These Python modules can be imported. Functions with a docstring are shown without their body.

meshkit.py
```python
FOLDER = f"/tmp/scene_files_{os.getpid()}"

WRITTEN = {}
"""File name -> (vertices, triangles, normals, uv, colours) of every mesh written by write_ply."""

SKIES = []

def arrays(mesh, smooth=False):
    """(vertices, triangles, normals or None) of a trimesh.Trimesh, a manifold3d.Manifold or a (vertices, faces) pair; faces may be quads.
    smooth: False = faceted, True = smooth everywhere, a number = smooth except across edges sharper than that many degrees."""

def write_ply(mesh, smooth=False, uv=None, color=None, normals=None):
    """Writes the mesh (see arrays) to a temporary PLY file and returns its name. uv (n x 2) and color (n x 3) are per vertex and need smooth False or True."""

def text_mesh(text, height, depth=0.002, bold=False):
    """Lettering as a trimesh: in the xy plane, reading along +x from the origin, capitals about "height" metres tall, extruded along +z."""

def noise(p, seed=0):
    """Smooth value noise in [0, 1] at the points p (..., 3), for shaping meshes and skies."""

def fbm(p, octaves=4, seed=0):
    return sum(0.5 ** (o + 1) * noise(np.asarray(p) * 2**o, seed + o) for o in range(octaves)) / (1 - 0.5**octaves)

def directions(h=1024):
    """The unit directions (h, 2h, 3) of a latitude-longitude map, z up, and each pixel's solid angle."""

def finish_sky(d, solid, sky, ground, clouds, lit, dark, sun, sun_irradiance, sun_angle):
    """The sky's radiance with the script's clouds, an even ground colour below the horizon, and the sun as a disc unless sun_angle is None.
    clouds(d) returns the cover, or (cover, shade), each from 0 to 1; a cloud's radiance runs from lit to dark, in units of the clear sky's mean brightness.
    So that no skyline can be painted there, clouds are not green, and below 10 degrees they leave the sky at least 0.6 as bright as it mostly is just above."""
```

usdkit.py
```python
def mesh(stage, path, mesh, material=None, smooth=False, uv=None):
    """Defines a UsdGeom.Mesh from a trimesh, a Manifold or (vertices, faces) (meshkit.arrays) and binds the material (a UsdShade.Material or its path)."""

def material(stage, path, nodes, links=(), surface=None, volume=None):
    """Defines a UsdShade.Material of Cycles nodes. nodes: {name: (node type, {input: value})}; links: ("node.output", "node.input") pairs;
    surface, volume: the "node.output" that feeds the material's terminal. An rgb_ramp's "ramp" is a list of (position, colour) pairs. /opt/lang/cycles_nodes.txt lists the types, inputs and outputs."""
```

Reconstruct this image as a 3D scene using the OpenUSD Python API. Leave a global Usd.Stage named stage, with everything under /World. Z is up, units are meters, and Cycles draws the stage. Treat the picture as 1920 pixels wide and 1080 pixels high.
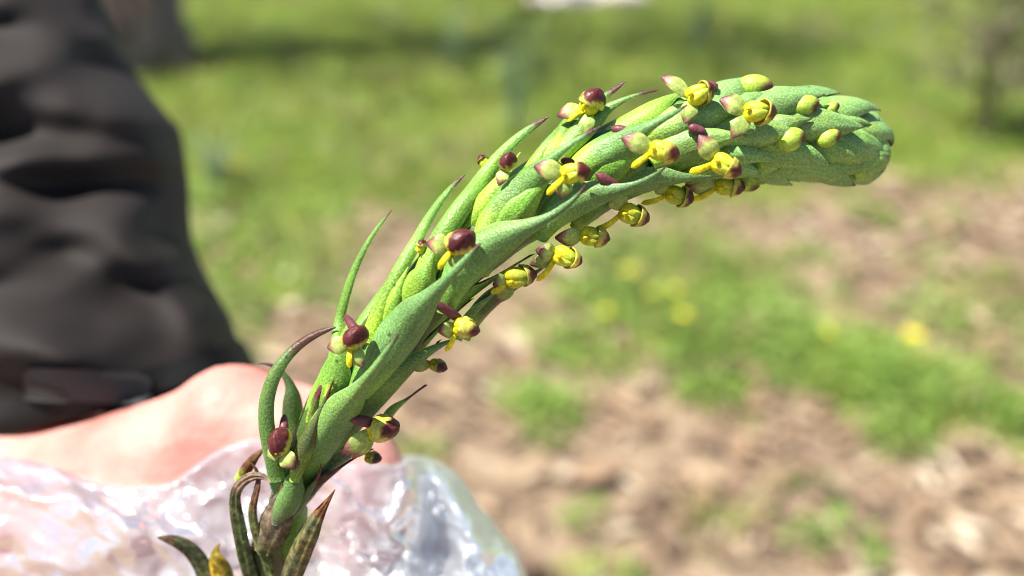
import math
import numpy as np
import usdkit, meshkit
from pxr import Usd, UsdGeom, UsdLux, UsdShade, Sdf, Gf, Vt
from scipy.interpolate import PchipInterpolator, CubicSpline
from scipy.spatial import cKDTree
from scipy.ndimage import gaussian_filter

stage = Usd.Stage.CreateInMemory()
UsdGeom.SetStageUpAxis(stage, 'Z')
UsdGeom.SetStageMetersPerUnit(stage, 1.0)
UsdGeom.Xform.Define(stage, '/World')
UsdGeom.Scope.Define(stage, '/World/Looks')
rng = np.random.default_rng(7)

# ------------------------------------------------------------------ camera, sky, sun, exposure
CAM_H, PITCH = 1.25, math.radians(25)
LENS, FILM = 35.0, 36.0
F = 1920 * LENS / FILM                    # pixels per unit tangent of the photograph
EXPOSURE = 1.45
FOCUS = 0.1475
EYE = np.array([0, 0, CAM_H])
RIGHT = np.array([1.0, 0, 0])
FWD = np.array([0, math.cos(PITCH), -math.sin(PITCH)])
UP = np.array([0, math.sin(PITCH), math.cos(PITCH)])
TOW = -FWD
cam = UsdGeom.Camera.Define(stage, '/World/camera')
cam.CreateFocalLengthAttr(LENS)
cam.CreateHorizontalApertureAttr(FILM)
cam.CreateVerticalApertureAttr(FILM * 9 / 16)
cam.CreateFStopAttr(LENS / 4.0)           # a lens opening of 4 mm
cam.CreateFocusDistanceAttr(FOCUS)
cam.CreateExposureAttr(EXPOSURE)
cam.CreateClippingRangeAttr(Gf.Vec2f(0.02, 5000))
cx = UsdGeom.Xformable(cam)
cx.AddTranslateOp().Set(Gf.Vec3d(*map(float, EYE)))
cx.AddRotateXOp().Set(90 - math.degrees(PITCH))

SUN = np.array([-0.44, -0.07, 0.89]); SUN /= np.linalg.norm(SUN)
usdkit.material(stage, '/World/Looks/sky_look', {
    's': ('sky_texture', {'sky_type': 'single_scattering', 'sun_disc': False, 'sun_elevation': float(math.asin(SUN[2])),
                          'sun_rotation': float(math.atan2(SUN[0], SUN[1])), 'air_density': 1.0, 'aerosol_density': 1.0}),
    'b': ('background_shader', {'strength': 0.062})}, [('s.color', 'b.color')], surface='b.background')
dome = UsdLux.DomeLight.Define(stage, '/World/sky')
UsdShade.MaterialBindingAPI.Apply(dome.GetPrim()).Bind(UsdShade.Material.Get(stage, '/World/Looks/sky_look'))
dome.GetPrim().SetCustomDataByKey('kind', 'structure')
sun = UsdLux.DistantLight.Define(stage, '/World/sun')
sun.CreateIntensityAttr(1.25)
sun.CreateAngleAttr(0.53)
sun.CreateColorAttr(Gf.Vec3f(1.0, 0.95, 0.87))
sun.GetPrim().CreateAttribute('inputs:normalize', Sdf.ValueTypeNames.Bool).Set(True)
q = Gf.Rotation(Gf.Vec3d(0, 0, 1), Gf.Vec3d(*map(float, SUN))).GetQuat()
UsdGeom.Xformable(sun).AddOrientOp().Set(Gf.Quatf(q))


# ------------------------------------------------------------------ helpers
def P(px, py, d):
    """The point at depth d on the sight line through a pixel of the photograph."""
    px, py, d = np.broadcast_arrays(np.asarray(px, float), np.asarray(py, float), np.asarray(d, float))
    return EYE + ((px - 960) / F * d)[..., None] * RIGHT + ((540 - py) / F * d)[..., None] * UP + d[..., None] * FWD


def pix(w):
    r = np.asarray(w, float) - EYE
    d = r @ FWD
    return 960 + F * (r @ RIGHT) / d, 540 - F * (r @ UP) / d, d


def ground_at(px, py):
    """Where the sight line through a pixel meets the ground."""
    v = (px - 960) / F * RIGHT + (540 - py) / F * UP + FWD
    return EYE + v * (-CAM_H / v[2])


def unit(v):
    v = np.asarray(v, float)
    return v / np.maximum(np.linalg.norm(v, axis=-1, keepdims=True), 1e-12)


def sm(a, b, x):
    t = np.clip((np.asarray(x, float) - a) / (b - a), 0, 1)
    return t * t * (3 - 2 * t)


def mixc(a, b, t):
    t = np.asarray(t, float)[..., None]
    return np.asarray(a, float) * (1 - t) + np.asarray(b, float) * t


counts = {}


def path_for(name, parent='/World'):
    parent = str(parent.GetPath()) if hasattr(parent, 'GetPath') else parent
    k = f'{parent}/{name}'
    n = counts.get(k, 0)
    counts[k] = n + 1
    return k if n == 0 else f'{k}_{n:03d}'


def say(p, label=None, category=None, group=None, kind=None):
    p = p.GetPrim() if hasattr(p, 'GetPrim') else p
    for k, v in (('label', label), ('category', category), ('group', group), ('kind', kind)):
        if v:
            p.SetCustomDataByKey(k, v)
    return p


ORIGIN = {}


def thing(name, loc, label, category, group=None):
    p = path_for(name)
    x = UsdGeom.Xform.Define(stage, p)
    x.AddTranslateOp().Set(Gf.Vec3d(*map(float, loc)))
    ORIGIN[p] = np.asarray(loc, float)
    return say(x, label, category, group)


def put(name, mesh, mat, parent='/World', col=None, smooth=True, label=None, sub=False):
    """One mesh of the scene; vertices are given in world space and stored relative to the thing they belong to."""
    p = path_for(name, parent)
    top = '/'.join(p.split('/')[:3])
    v, f = mesh
    v = np.asarray(v, float) - ORIGIN.get(top, np.zeros(3))
    m = usdkit.mesh(stage, p, (v, f), '/World/Looks/' + mat, smooth=smooth)
    if col is not None:
        UsdGeom.PrimvarsAPI(m).CreatePrimvar('tint', Sdf.ValueTypeNames.Color3fArray, 'vertex').Set(
            Vt.Vec3fArray.FromNumpy(np.asarray(np.broadcast_to(col, (len(v), 3)), np.float32)))
    if label:
        say(m, label)
    return m.GetPrim()


def copy_of(src, name, loc, rotz, scale, label, category, group):
    p = path_for(name)
    x = UsdGeom.Xform.Define(stage, p)
    x.GetPrim().GetReferences().AddInternalReference(src.GetPath())
    x.GetPrim().SetInstanceable(True)
    x.ClearXformOpOrder()
    x.MakeMatrixXform().Set(Gf.Matrix4d().SetScale(Gf.Vec3d(scale, scale, scale)) * Gf.Matrix4d().SetRotate(Gf.Rotation(Gf.Vec3d(0, 0, 1), rotz)) * Gf.Matrix4d().SetTranslate(Gf.Vec3d(*map(float, loc))))
    return say(x, label, category, group)


def grid_faces(n, m, wrap=False):
    i, j = np.meshgrid(np.arange(n - 1), np.arange(m if wrap else m - 1), indexing='ij')
    k = (j + 1) % m
    return np.stack([i * m + j, (i + 1) * m + j, (i + 1) * m + k, i * m + k], -1).reshape(-1, 4)


def tri(f):
    f = np.asarray(f)
    return f if f.shape[1] == 3 else np.vstack([f[:, [0, 1, 2]], f[:, [0, 2, 3]]])


def join(parts):
    vs, fs, cs, n = [], [], [], 0
    for p in parts:
        vs.append(p[0]); fs.append(tri(p[1]) + n); n += len(p[0])
        if len(p) > 2:
            cs.append(p[2])
    return (np.vstack(vs), np.vstack(fs), np.vstack(cs)) if cs else (np.vstack(vs), np.vstack(fs))


def tube(pts, r, sides=10, flat=None):
    """A tapered tube with closed ends along a polyline."""
    p = np.asarray(pts, float)
    r = np.broadcast_to(np.asarray(r, float), (len(p),))
    t = unit(np.gradient(p, axis=0))
    a = np.cross(t, np.where(np.abs(t[:, 2:]) < 0.9, [0, 0, 1.0], [1.0, 0, 0])); a = unit(a)
    for i in range(1, len(a)):                      # carry the frame along
        a[i] = unit(a[i - 1] - t[i] * (a[i - 1] @ t[i]))
    b = np.cross(t, a)
    ang = np.arange(sides) * 2 * np.pi / sides
    v = p[:, None] + r[:, None, None] * (np.cos(ang)[None, :, None] * a[:, None] + np.sin(ang)[None, :, None] * b[:, None])
    v = np.vstack([v.reshape(-1, 3), p[:1], p[-1:]])
    f = tri(grid_faces(len(p), sides, True))[:, ::-1]
    n = len(p) * sides
    k = np.arange(sides); k2 = (k + 1) % sides
    caps = np.vstack([np.stack([np.full(sides, n), k2, k], 1), np.stack([np.full(sides, n + 1), (len(p) - 1) * sides + k, (len(p) - 1) * sides + k2], 1)])
    return v, np.vstack([f, caps])


def shell(top, normal, thick, n, m, col=None):
    """Closes a sheet of n x m points into a leaf with a little thickness."""
    edge = np.ones((n, m)); edge[:, 0] = edge[:, -1] = 0.15; edge[-1, :] = 0.15
    bot = top - normal * (thick * edge)[..., None]
    f = grid_faces(n, m)
    nm = n * m
    ring = np.concatenate([np.arange(m), np.arange(1, n) * m + m - 1, (n - 1) * m + np.arange(m - 2, -1, -1), np.arange(n - 2, 0, -1) * m])
    r2 = np.roll(ring, -1)
    side = np.stack([ring, r2, r2 + nm, ring + nm], 1)
    v = np.vstack([top.reshape(-1, 3), bot.reshape(-1, 3)])
    fs = tri(np.vstack([f[:, ::-1], f + nm, side]))
    return (v, fs) if col is None else (v, fs, np.vstack([col.reshape(-1, 3)] * 2))


def spline(pts, n):
    p = np.asarray(pts, float)
    s = np.concatenate([[0], np.cumsum(np.linalg.norm(np.diff(p[:, :2], axis=0), axis=1))])
    t = np.linspace(0, s[-1], n)
    if len(p) == 2:
        return p[0] + (p[1] - p[0]) * (t / s[-1])[:, None]
    return CubicSpline(s, p)(t)


def nets(sdf, lo, hi, step):
    """Naive surface nets: the zero surface of a distance function as a mesh."""
    ax = [np.arange(a, b + step, step) for a, b in zip(lo, hi)]
    g = np.stack(np.meshgrid(*ax, indexing='ij'), -1)
    d = sdf(g.reshape(-1, 3)).reshape(g.shape[:3])
    s = d < 0
    nx, ny, nz = (k - 1 for k in d.shape)
    acc = np.zeros((nx, ny, nz, 3)); cnt = np.zeros((nx, ny, nz))
    corner = [(a, b, c) for a in (0, 1) for b in (0, 1) for c in (0, 1)]
    cut = lambda o: (slice(o[0], o[0] + nx), slice(o[1], o[1] + ny), slice(o[2], o[2] + nz))
    for i, p in enumerate(corner):
        for q_ in corner[i + 1:]:
            if sum(abs(a - b) for a, b in zip(p, q_)) == 1:
                dp, dq = d[cut(p)], d[cut(q_)]
                x = (dp < 0) != (dq < 0)
                t = np.where(x, dp / np.where(x, dp - dq, 1), 0)
                acc += np.where(x[..., None], np.array(p) + t[..., None] * (np.array(q_) - np.array(p)), 0)
                cnt += x
    on = cnt > 0
    idx = np.full(on.shape, -1); idx[on] = np.arange(on.sum())
    base = np.stack(np.meshgrid(np.arange(nx), np.arange(ny), np.arange(nz), indexing='ij'), -1)
    v = np.array(lo) + step * (base[on] + acc[on] / cnt[on][:, None])
    fs = []
    for k in range(3):
        u, w = (k + 1) % 3, (k + 2) % 3
        a = [slice(1, -1)] * 3; a[k] = slice(0, -1)
        b = list(a); b[k] = slice(1, None)
        s0, s1 = s[tuple(a)], s[tuple(b)]
        at = np.argwhere(s0 != s1)
        inside = s0[tuple(at.T)]
        off = np.array([1, 1, 1]); off[k] = 0
        at = at + off
        eu, ew = np.eye(3, dtype=int)[u], np.eye(3, dtype=int)[w]
        q4 = np.stack([idx[tuple((at - o).T)] for o in (0 * eu, eu, eu + ew, ew)], 1)
        q4[~inside] = q4[~inside][:, ::-1]
        fs.append(q4)
    f = np.vstack(fs)
    f = f[(f >= 0).all(1)]
    return v, tri(f)


def cones(bones, k):
    """Distance to a smooth union of round cones: bones of (a, ra, b, rb)."""
    def sdf(p):
        out = None
        for a, ra, b, rb in bones:
            a, b = np.asarray(a, float), np.asarray(b, float)
            ab = b - a
            t = np.clip(((p - a) @ ab) / (ab @ ab + 1e-12), 0, 1)
            d = np.linalg.norm(p - a - t[:, None] * ab, axis=1) - (ra + (rb - ra) * t)
            if out is None:
                out = d
            else:
                h = np.clip(0.5 + 0.5 * (out - d) / k, 0, 1)
                out = out * (1 - h) + d * h - k * h * (1 - h)
        return out
    return sdf


# ------------------------------------------------------------------ materials
def look(name, nodes, links, surface='p.BSDF'):
    return usdkit.material(stage, '/World/Looks/' + name, nodes, links, surface=surface)


def tissue(name, cell, bump, rough, trans, spec=0.5, speck=0.35, big=140.0):
    """Living plant tissue: tinted by the mesh, with fine pale cells, relief and light passing through."""
    look(name, {
        'a': ('attribute', {'attribute': 'tint'}),
        'g': ('texture_coordinate', {}),
        'v': ('noise_texture', {'scale': cell, 'detail': 2.0, 'roughness': 0.55}),
        'vr': ('map_range', {'from_min': 0.42, 'from_max': 0.64, 'to_min': 1.0 - speck, 'to_max': 1.0 + speck, 'clamp': True}),
        'n': ('noise_texture', {'scale': big, 'detail': 3.0}),
        'nr': ('map_range', {'from_min': 0.3, 'from_max': 0.7, 'to_min': 0.76, 'to_max': 1.2, 'clamp': True}),
        'm': ('math', {'math_type': 'multiply'}), 'm2': ('math', {'math_type': 'multiply'}),
        'vo': ('voronoi_texture', {'scale': 170.0}), 'vs': ('map_range', {'from_min': 0.035, 'from_max': 0.07, 'to_min': 0.35, 'to_max': 1.0, 'clamp': True}),
        'c': ('vector_math', {'vector_math_type': 'scale', 'math_type': 'scale'}) if False else ('vector_math', {'math_type': 'scale'}),
        'b': ('bump', {'strength': bump, 'distance': 0.0003}),
        'p': ('principled_bsdf', {'roughness': rough, 'specular_ior_level': spec}),
        't': ('translucent_bsdf', {}),
        'x': ('mix_closure', {'fac': trans})},
        [('g.object', 'v.vector'), ('g.object', 'n.vector'), ('v.fac', 'vr.value'), ('n.fac', 'nr.value'), ('vr.result', 'm.value1'), ('nr.result', 'm.value2'),
         ('a.color', 'c.vector1'), ('g.object', 'vo.vector'), ('vo.distance', 'vs.value'), ('m.value', 'm2.value1'), ('vs.result', 'm2.value2'), ('m2.value', 'c.scale'), ('c.vector', 'p.base_color'), ('c.vector', 't.color'), ('v.fac', 'b.height'), ('b.normal', 'p.normal'),
         ('p.BSDF', 'x.closure1'), ('t.BSDF', 'x.closure2')], 'x.closure')


tissue('bract_look', 3300.0, 0.5, 0.40, 0.20, 0.40, 0.24)
tissue('petal_look', 2600.0, 0.3, 0.42, 0.34, 0.4, 0.16, 900.0)
tissue('dry_leaf_look', 900.0, 0.8, 0.55, 0.2, 0.35, 0.45, 240.0)
look('skin_look', {
    'g': ('texture_coordinate', {}), 'n': ('noise_texture', {'scale': 55.0, 'detail': 4.0}),
    'r': ('rgb_ramp', {'ramp': [(0.3, (0.39, 0.135, 0.11)), (0.5, (0.46, 0.20, 0.165)), (0.72, (0.50, 0.27, 0.22))]}),
    'w': ('noise_texture', {'scale': 420.0, 'detail': 3.0}), 'b': ('bump', {'strength': 0.35, 'distance': 0.001}),
    'p': ('principled_bsdf', {'roughness': 0.6, 'specular_ior_level': 0.35, 'subsurface_weight': 0.25, 'subsurface_scale': 0.004, 'subsurface_radius': (1.0, 0.35, 0.2)})},
    [('g.object', 'n.vector'), ('g.object', 'w.vector'), ('n.fac', 'r.fac'), ('r.color', 'p.base_color'), ('w.fac', 'b.height'), ('b.normal', 'p.normal')])


def fabric(name, lo, hi, rough=0.75):
    look(name, {
        'g': ('texture_coordinate', {}), 'n': ('noise_texture', {'scale': 30.0, 'detail': 5.0}), 'r': ('rgb_ramp', {'ramp': [(0.3, lo), (0.7, hi)]}),
        'w': ('noise_texture', {'scale': 1500.0, 'detail': 2.0}), 'b': ('bump', {'strength': 0.3, 'distance': 0.0005}),
        'p': ('principled_bsdf', {'roughness': rough, 'specular_ior_level': 0.25, 'sheen_weight': 0.0})},
        [('g.object', 'n.vector'), ('g.object', 'w.vector'), ('n.fac', 'r.fac'), ('r.color', 'p.base_color'), ('w.fac', 'b.height'), ('b.normal', 'p.normal')])


fabric('jacket_look', (0.0085, 0.0058, 0.0052), (0.0155, 0.0108, 0.0095))
fabric('tab_look', (0.026, 0.026, 0.025), (0.050, 0.050, 0.048), 0.9)
fabric('hem_look', (0.003, 0.0025, 0.0025), (0.004, 0.0035, 0.0035))
fabric('trouser_look', (0.02, 0.022, 0.03), (0.03, 0.032, 0.04))
fabric('boot_look', (0.05, 0.035, 0.025), (0.08, 0.055, 0.04))
fabric('hair_look', (0.02, 0.013, 0.008), (0.05, 0.03, 0.02))

look('bag_look', {
    'g': ('texture_coordinate', {}), 'n': ('noise_texture', {'scale': 150.0, 'detail': 4.0, 'roughness': 0.55}), 'b': ('bump', {'strength': 0.22, 'distance': 0.003}),
    'd': ('diffuse_bsdf', {'color': (0.60, 0.65, 0.70)}), 'tl': ('translucent_bsdf', {'color': (0.60, 0.65, 0.70)}), 'dm': ('mix_closure', {'fac': 0.5}),
    't': ('transparent_bsdf', {'color': (0.97, 0.97, 0.99)}), 'm': ('mix_closure', {'fac': 0.46}),
    'gl': ('glossy_bsdf', {'color': (1, 1, 1), 'roughness': 0.19}), 'fr': ('fresnel', {'IOR': 1.5}), 'fm': ('math', {'math_type': 'multiply_add', 'value2': 0.5, 'value3': 0.006}),
    'x': ('mix_closure', {})},
    [('g.object', 'n.vector'), ('n.fac', 'b.height'), ('b.normal', 'gl.normal'), ('b.normal', 'd.normal'), ('b.normal', 'fr.normal'), ('d.BSDF', 'dm.closure1'), ('tl.BSDF', 'dm.closure2'),
     ('dm.closure', 'm.closure1'), ('t.BSDF', 'm.closure2'), ('fr.fac', 'fm.value1'), ('fm.value', 'x.fac'), ('m.closure', 'x.closure1'), ('gl.BSDF', 'x.closure2')], 'x.closure')

look('ground_look', {
    'a': ('attribute', {'attribute': 'tint'}), 'g': ('geometry', {}),
    'n': ('noise_texture', {'scale': 9.0, 'detail': 6.0, 'roughness': 0.65}), 'r': ('rgb_ramp', {'ramp': [(0.30, (0.09, 0.062, 0.042)), (0.45, (0.17, 0.123, 0.082)), (0.58, (0.235, 0.174, 0.116)), (0.75, (0.31, 0.245, 0.17))]}),
    'n2': ('noise_texture', {'scale': 45.0, 'detail': 5.0}), 'r2': ('rgb_ramp', {'ramp': [(0.3, (0.08, 0.11, 0.02)), (0.5, (0.17, 0.22, 0.04)), (0.7, (0.28, 0.30, 0.09))]}),
    'm': ('mix_color', {}), 'b': ('bump', {'strength': 0.8, 'distance': 0.02}), 'p': ('principled_bsdf', {'roughness': 0.95, 'specular_ior_level': 0.15})},
    [('g.position', 'n.vector'), ('g.position', 'n2.vector'), ('n.fac', 'r.fac'), ('n2.fac', 'r2.fac'), ('a.fac', 'm.fac'), ('r.color', 'm.a'), ('r2.color', 'm.b'),
     ('m.result', 'p.base_color'), ('n2.fac', 'b.height'), ('b.normal', 'p.normal')])


def leafy(name, stops, trans=0.35, rough=0.5):
    look(name, {
        'o': ('object_info', {}), 'g': ('geometry', {}), 'ad': ('math', {'math_type': 'add'}), 'md': ('math', {'math_type': 'fraction'}),
        'r': ('rgb_ramp', {'ramp': stops}), 'p': ('principled_bsdf', {'roughness': rough, 'specular_ior_level': 0.3}), 't': ('translucent_bsdf', {}), 'x': ('mix_closure', {'fac': trans})},
        [('o.random', 'ad.value1'), ('g.random_per_island', 'ad.value2'), ('ad.value', 'md.value1'), ('md.value', 'r.fac'), ('r.color', 'p.base_color'), ('r.color', 't.color'),
         ('p.BSDF', 'x.closure1'), ('t.BSDF', 'x.closure2')], 'x.closure')


leafy('grass_look', [(0, (0.20, 0.29, 0.04)), (0.5, (0.32, 0.41, 0.06)), (0.8, (0.42, 0.47, 0.09)), (1, (0.48, 0.42, 0.18))], 0.4)
leafy('herb_look', [(0, (0.13, 0.22, 0.04)), (0.6, (0.20, 0.31, 0.055)), (1, (0.28, 0.37, 0.10))], 0.4)
leafy('grey_leaf_look', [(0, (0.16, 0.24, 0.14)), (1, (0.26, 0.35, 0.21))], 0.3)
leafy('shrub_look', [(0, (0.055, 0.075, 0.03)), (0.6, (0.11, 0.14, 0.055)), (1, (0.17, 0.16, 0.09))], 0.25)
leafy('crown_look', [(0, (0.03, 0.06, 0.015)), (1, (0.08, 0.12, 0.03))], 0.25)
leafy('litter_look', [(0, (0.09, 0.062, 0.042)), (0.3, (0.165, 0.105, 0.066)), (0.6, (0.26, 0.172, 0.106)), (0.85, (0.34, 0.255, 0.165)), (1, (0.52, 0.45, 0.34))], 0.1, 0.7)
leafy('yellow_flower_look', [(0, (0.75, 0.62, 0.02)), (1, (0.80, 0.72, 0.05))], 0.3)
look('bark_look', {
    'g': ('texture_coordinate', {}), 'mp': ('mapping', {'scale': (1, 1, 0.2)}), 'n': ('noise_texture', {'scale': 14.0, 'detail': 6.0, 'roughness': 0.6}),
    'r': ('rgb_ramp', {'ramp': [(0.3, (0.03, 0.02, 0.014)), (0.5, (0.09, 0.062, 0.046)), (0.7, (0.18, 0.13, 0.10))]}), 'b': ('bump', {'strength': 0.9, 'distance': 0.03}),
    'p': ('principled_bsdf', {'roughness': 0.9})},
    [('g.object', 'mp.vector'), ('mp.vector', 'n.vector'), ('n.fac', 'r.fac'), ('r.color', 'p.base_color'), ('n.fac', 'b.height'), ('b.normal', 'p.normal')])
look('stone_look', {
    'g': ('texture_coordinate', {}), 'n': ('noise_texture', {'scale': 18.0, 'detail': 6.0}),
    'r': ('rgb_ramp', {'ramp': [(0.3, (0.34, 0.28, 0.25)), (0.7, (0.56, 0.49, 0.46))]}), 'b': ('bump', {'strength': 0.7, 'distance': 0.01}), 'p': ('principled_bsdf', {'roughness': 0.85})},
    [('g.object', 'n.vector'), ('n.fac', 'r.fac'), ('r.color', 'p.base_color'), ('n.fac', 'b.height'), ('b.normal', 'p.normal')])

# ------------------------------------------------------------------ the ground, with where it is green
# centre, half sizes and strength of the green patches and of the bare ones, in metres on the ground
PATCH = []


def patch(px, py, rx, ry, s):
    c = ground_at(px, py)
    PATCH.append((c[0], c[1], abs(ground_at(px + rx, py)[0] - c[0]), abs(ground_at(px, py - ry)[1] - ground_at(px, py + ry)[1]) / 2, s))


for a in ((500, 480, 150, 150, .5), (520, 350, 200, 60, .35), (900, 620, 90, 90, .15), (1190, 545, 150, 60, .85), (1330, 620, 150, 45, .9), (1480, 650, 130, 45, .8), (1590, 690, 110, 60, .9), (1690, 745, 120, 60, 1.0),
          (1880, 770, 80, 40, .9), (1010, 760, 40, 40, .6), (1330, 735, 70, 30, .7), (1160, 660, 90, 60, .4), (820, 830, 110, 60, .3), (1300, 480, 200, 50, .4), (1750, 600, 120, 40, .2), (1080, 1075, 60, 20, .5)):
    patch(*a)


def green(x, y):
    p = np.stack([x, y, 0 * x], -1)
    n1 = meshkit.fbm(p * 1.6 + 5, 3, 3) - 0.5
    n2 = meshkit.fbm(p * 6.0, 3, 9) - 0.5
    g = sm(2.75, 4.1, y + 1.6 * n1 - 0.25 * np.maximum(x, 0)) * (0.93 - 0.3 * sm(1.7, 2.4, x) * (1 - sm(4.0, 5.2, y))) + 0.13 * sm(1.9, 2.4, y) + .04
    for cx_, cy_, rx, ry, s in PATCH:
        g = g + s * np.exp(-(((x - cx_) / rx) ** 2 + ((y - cy_) / ry) ** 2))
    return np.clip(g + 1.25 * n2 * (0.12 + 1.1 * g) + 0.35 * n1, 0, 1)


def height(x, y):
    p = np.stack([x, y, 0 * x], -1)
    return 0.05 * (meshkit.fbm(p * 2.2, 4, 21) - 0.5) * sm(0.0, 0.8, np.hypot(x, y)) + 0.15 * (meshkit.fbm(p * 0.3, 2, 5) - 0.5) * sm(3, 9, y)


gx = np.concatenate([-np.geomspace(400, 5.2, 22), np.arange(-5, 5.01, 0.05), np.geomspace(5.2, 400, 22)])
gy = np.concatenate([-np.geomspace(300, 0.6, 22), np.arange(-0.5, 10.01, 0.05), np.geomspace(10.2, 500, 26)])
X, Y = np.meshgrid(gx, gy, indexing='ij')
gm = green(X, Y)
gr = put('ground', (np.stack([X, Y, height(X, Y)], -1).reshape(-1, 3), tri(grid_faces(len(gx), len(gy)))), 'ground_look', col=np.repeat(sm(0.25, 0.75, gm).reshape(-1, 1), 3, 1))
say(gr, 'brown soil under leaf litter greening into meadow behind the orchid', 'ground', kind='structure')


def blade(base, tip, w, bend, n=4):
    """One grass blade as a narrow bent strip."""
    base, tip = np.asarray(base, float), np.asarray(tip, float)
    t = np.linspace(0, 1, n)[:, None]
    mid = base + (tip - base) * t + np.asarray(bend) * (t * (1 - t) * 4) * np.linalg.norm(tip - base) * 0.25
    side = unit(np.cross(tip - base, [0.3, 0.2, 1.0]))
    wd = w * (1 - t ** 1.6) + 0.0002
    v = np.stack([mid - side * wd, mid + side * wd], 1).reshape(-1, 3)
    return v, tri(grid_faces(n, 2))


def tuft(r, n, h, rad, w):
    out = []
    for _ in range(n):
        a, d = r.uniform(0, 6.283), rad * math.sqrt(r.uniform())
        b = np.array([d * math.cos(a), d * math.sin(a), -0.01])
        hh = h * r.uniform(.5, 1.1)
        lean = r.normal(0, .4, 2) + 0.35 * np.array([math.cos(a), math.sin(a)])
        out.append(blade(b, b + [lean[0] * hh, lean[1] * hh, hh], w * r.uniform(.6, 1.2), [lean[0], lean[1], .3]))
    return join(out)


def herb(r, n, h, rad, size):
    """A low leafy weed: small oval leaves on short stalks."""
    out = []
    for _ in range(n):
        a, d = r.uniform(0, 6.283), rad * math.sqrt(r.uniform())
        c = np.array([d * math.cos(a), d * math.sin(a), h * r.uniform(.15, 1) * (1 - .6 * (d / rad) ** 2)])
        u_ = unit([math.cos(a + r.normal(0, .6)), math.sin(a + r.normal(0, .6)), r.normal(.1, .35)])
        s_ = unit(np.cross(u_, [0, 0, 1.0]))
        L = size * r.uniform(.6, 1.2)
        v = np.array([c, c + u_ * L * .5 + s_ * L * .28, c + u_ * L, c + u_ * L * .5 - s_ * L * .28, c + u_ * L * .5 + np.array([0, 0, -L * .06])])
        out.append((v, np.array([[0, 4, 1], [1, 4, 2], [2, 4, 3], [3, 4, 0]])))
    return join(out)


def instancer(name, protos, pos, rot, scale, idx, label, category):
    p = path_for(name)
    pi = UsdGeom.PointInstancer.Define(stage, p)
    rel = pi.CreatePrototypesRel()
    for k, (mesh, mat) in enumerate(protos):
        UsdGeom.Scope.Define(stage, p + '/kinds')
        usdkit.mesh(stage, f'{p}/kinds/{name}_{k:03d}', mesh, '/World/Looks/' + mat, smooth=False)
        rel.AddTarget(f'{p}/kinds/{name}_{k:03d}')
    pi.CreateProtoIndicesAttr(Vt.IntArray.FromNumpy(np.asarray(idx, np.int32)))
    pi.CreatePositionsAttr(Vt.Vec3fArray.FromNumpy(np.asarray(pos, np.float32)))
    pi.CreateOrientationsAttr(Vt.QuathArray([Gf.Quath(float(a), float(b), float(c), float(d)) for a, b, c, d in rot]))
    pi.CreateScalesAttr(Vt.Vec3fArray.FromNumpy(np.repeat(np.asarray(scale, np.float32)[:, None], 3, 1)))
    return say(pi, label, category, kind='stuff')


def scatter(n, r, ymin=1.0, ymax=11.5):
    """Points over the ground in and beside the view, thinning with distance as the view widens."""
    y = r.uniform(ymin, ymax, n * 2)
    x = r.uniform(-1, 1, n * 2) * (0.62 * y + 0.9)
    keep = r.uniform(size=n * 2) < (0.62 * y + 0.9) / (0.62 * ymax + 0.9)
    return x[keep], y[keep]


def yaw(a, tilt=None):
    z = np.zeros_like(a)
    return np.stack([np.cos(a / 2), z, z, np.sin(a / 2)], 1)


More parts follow.
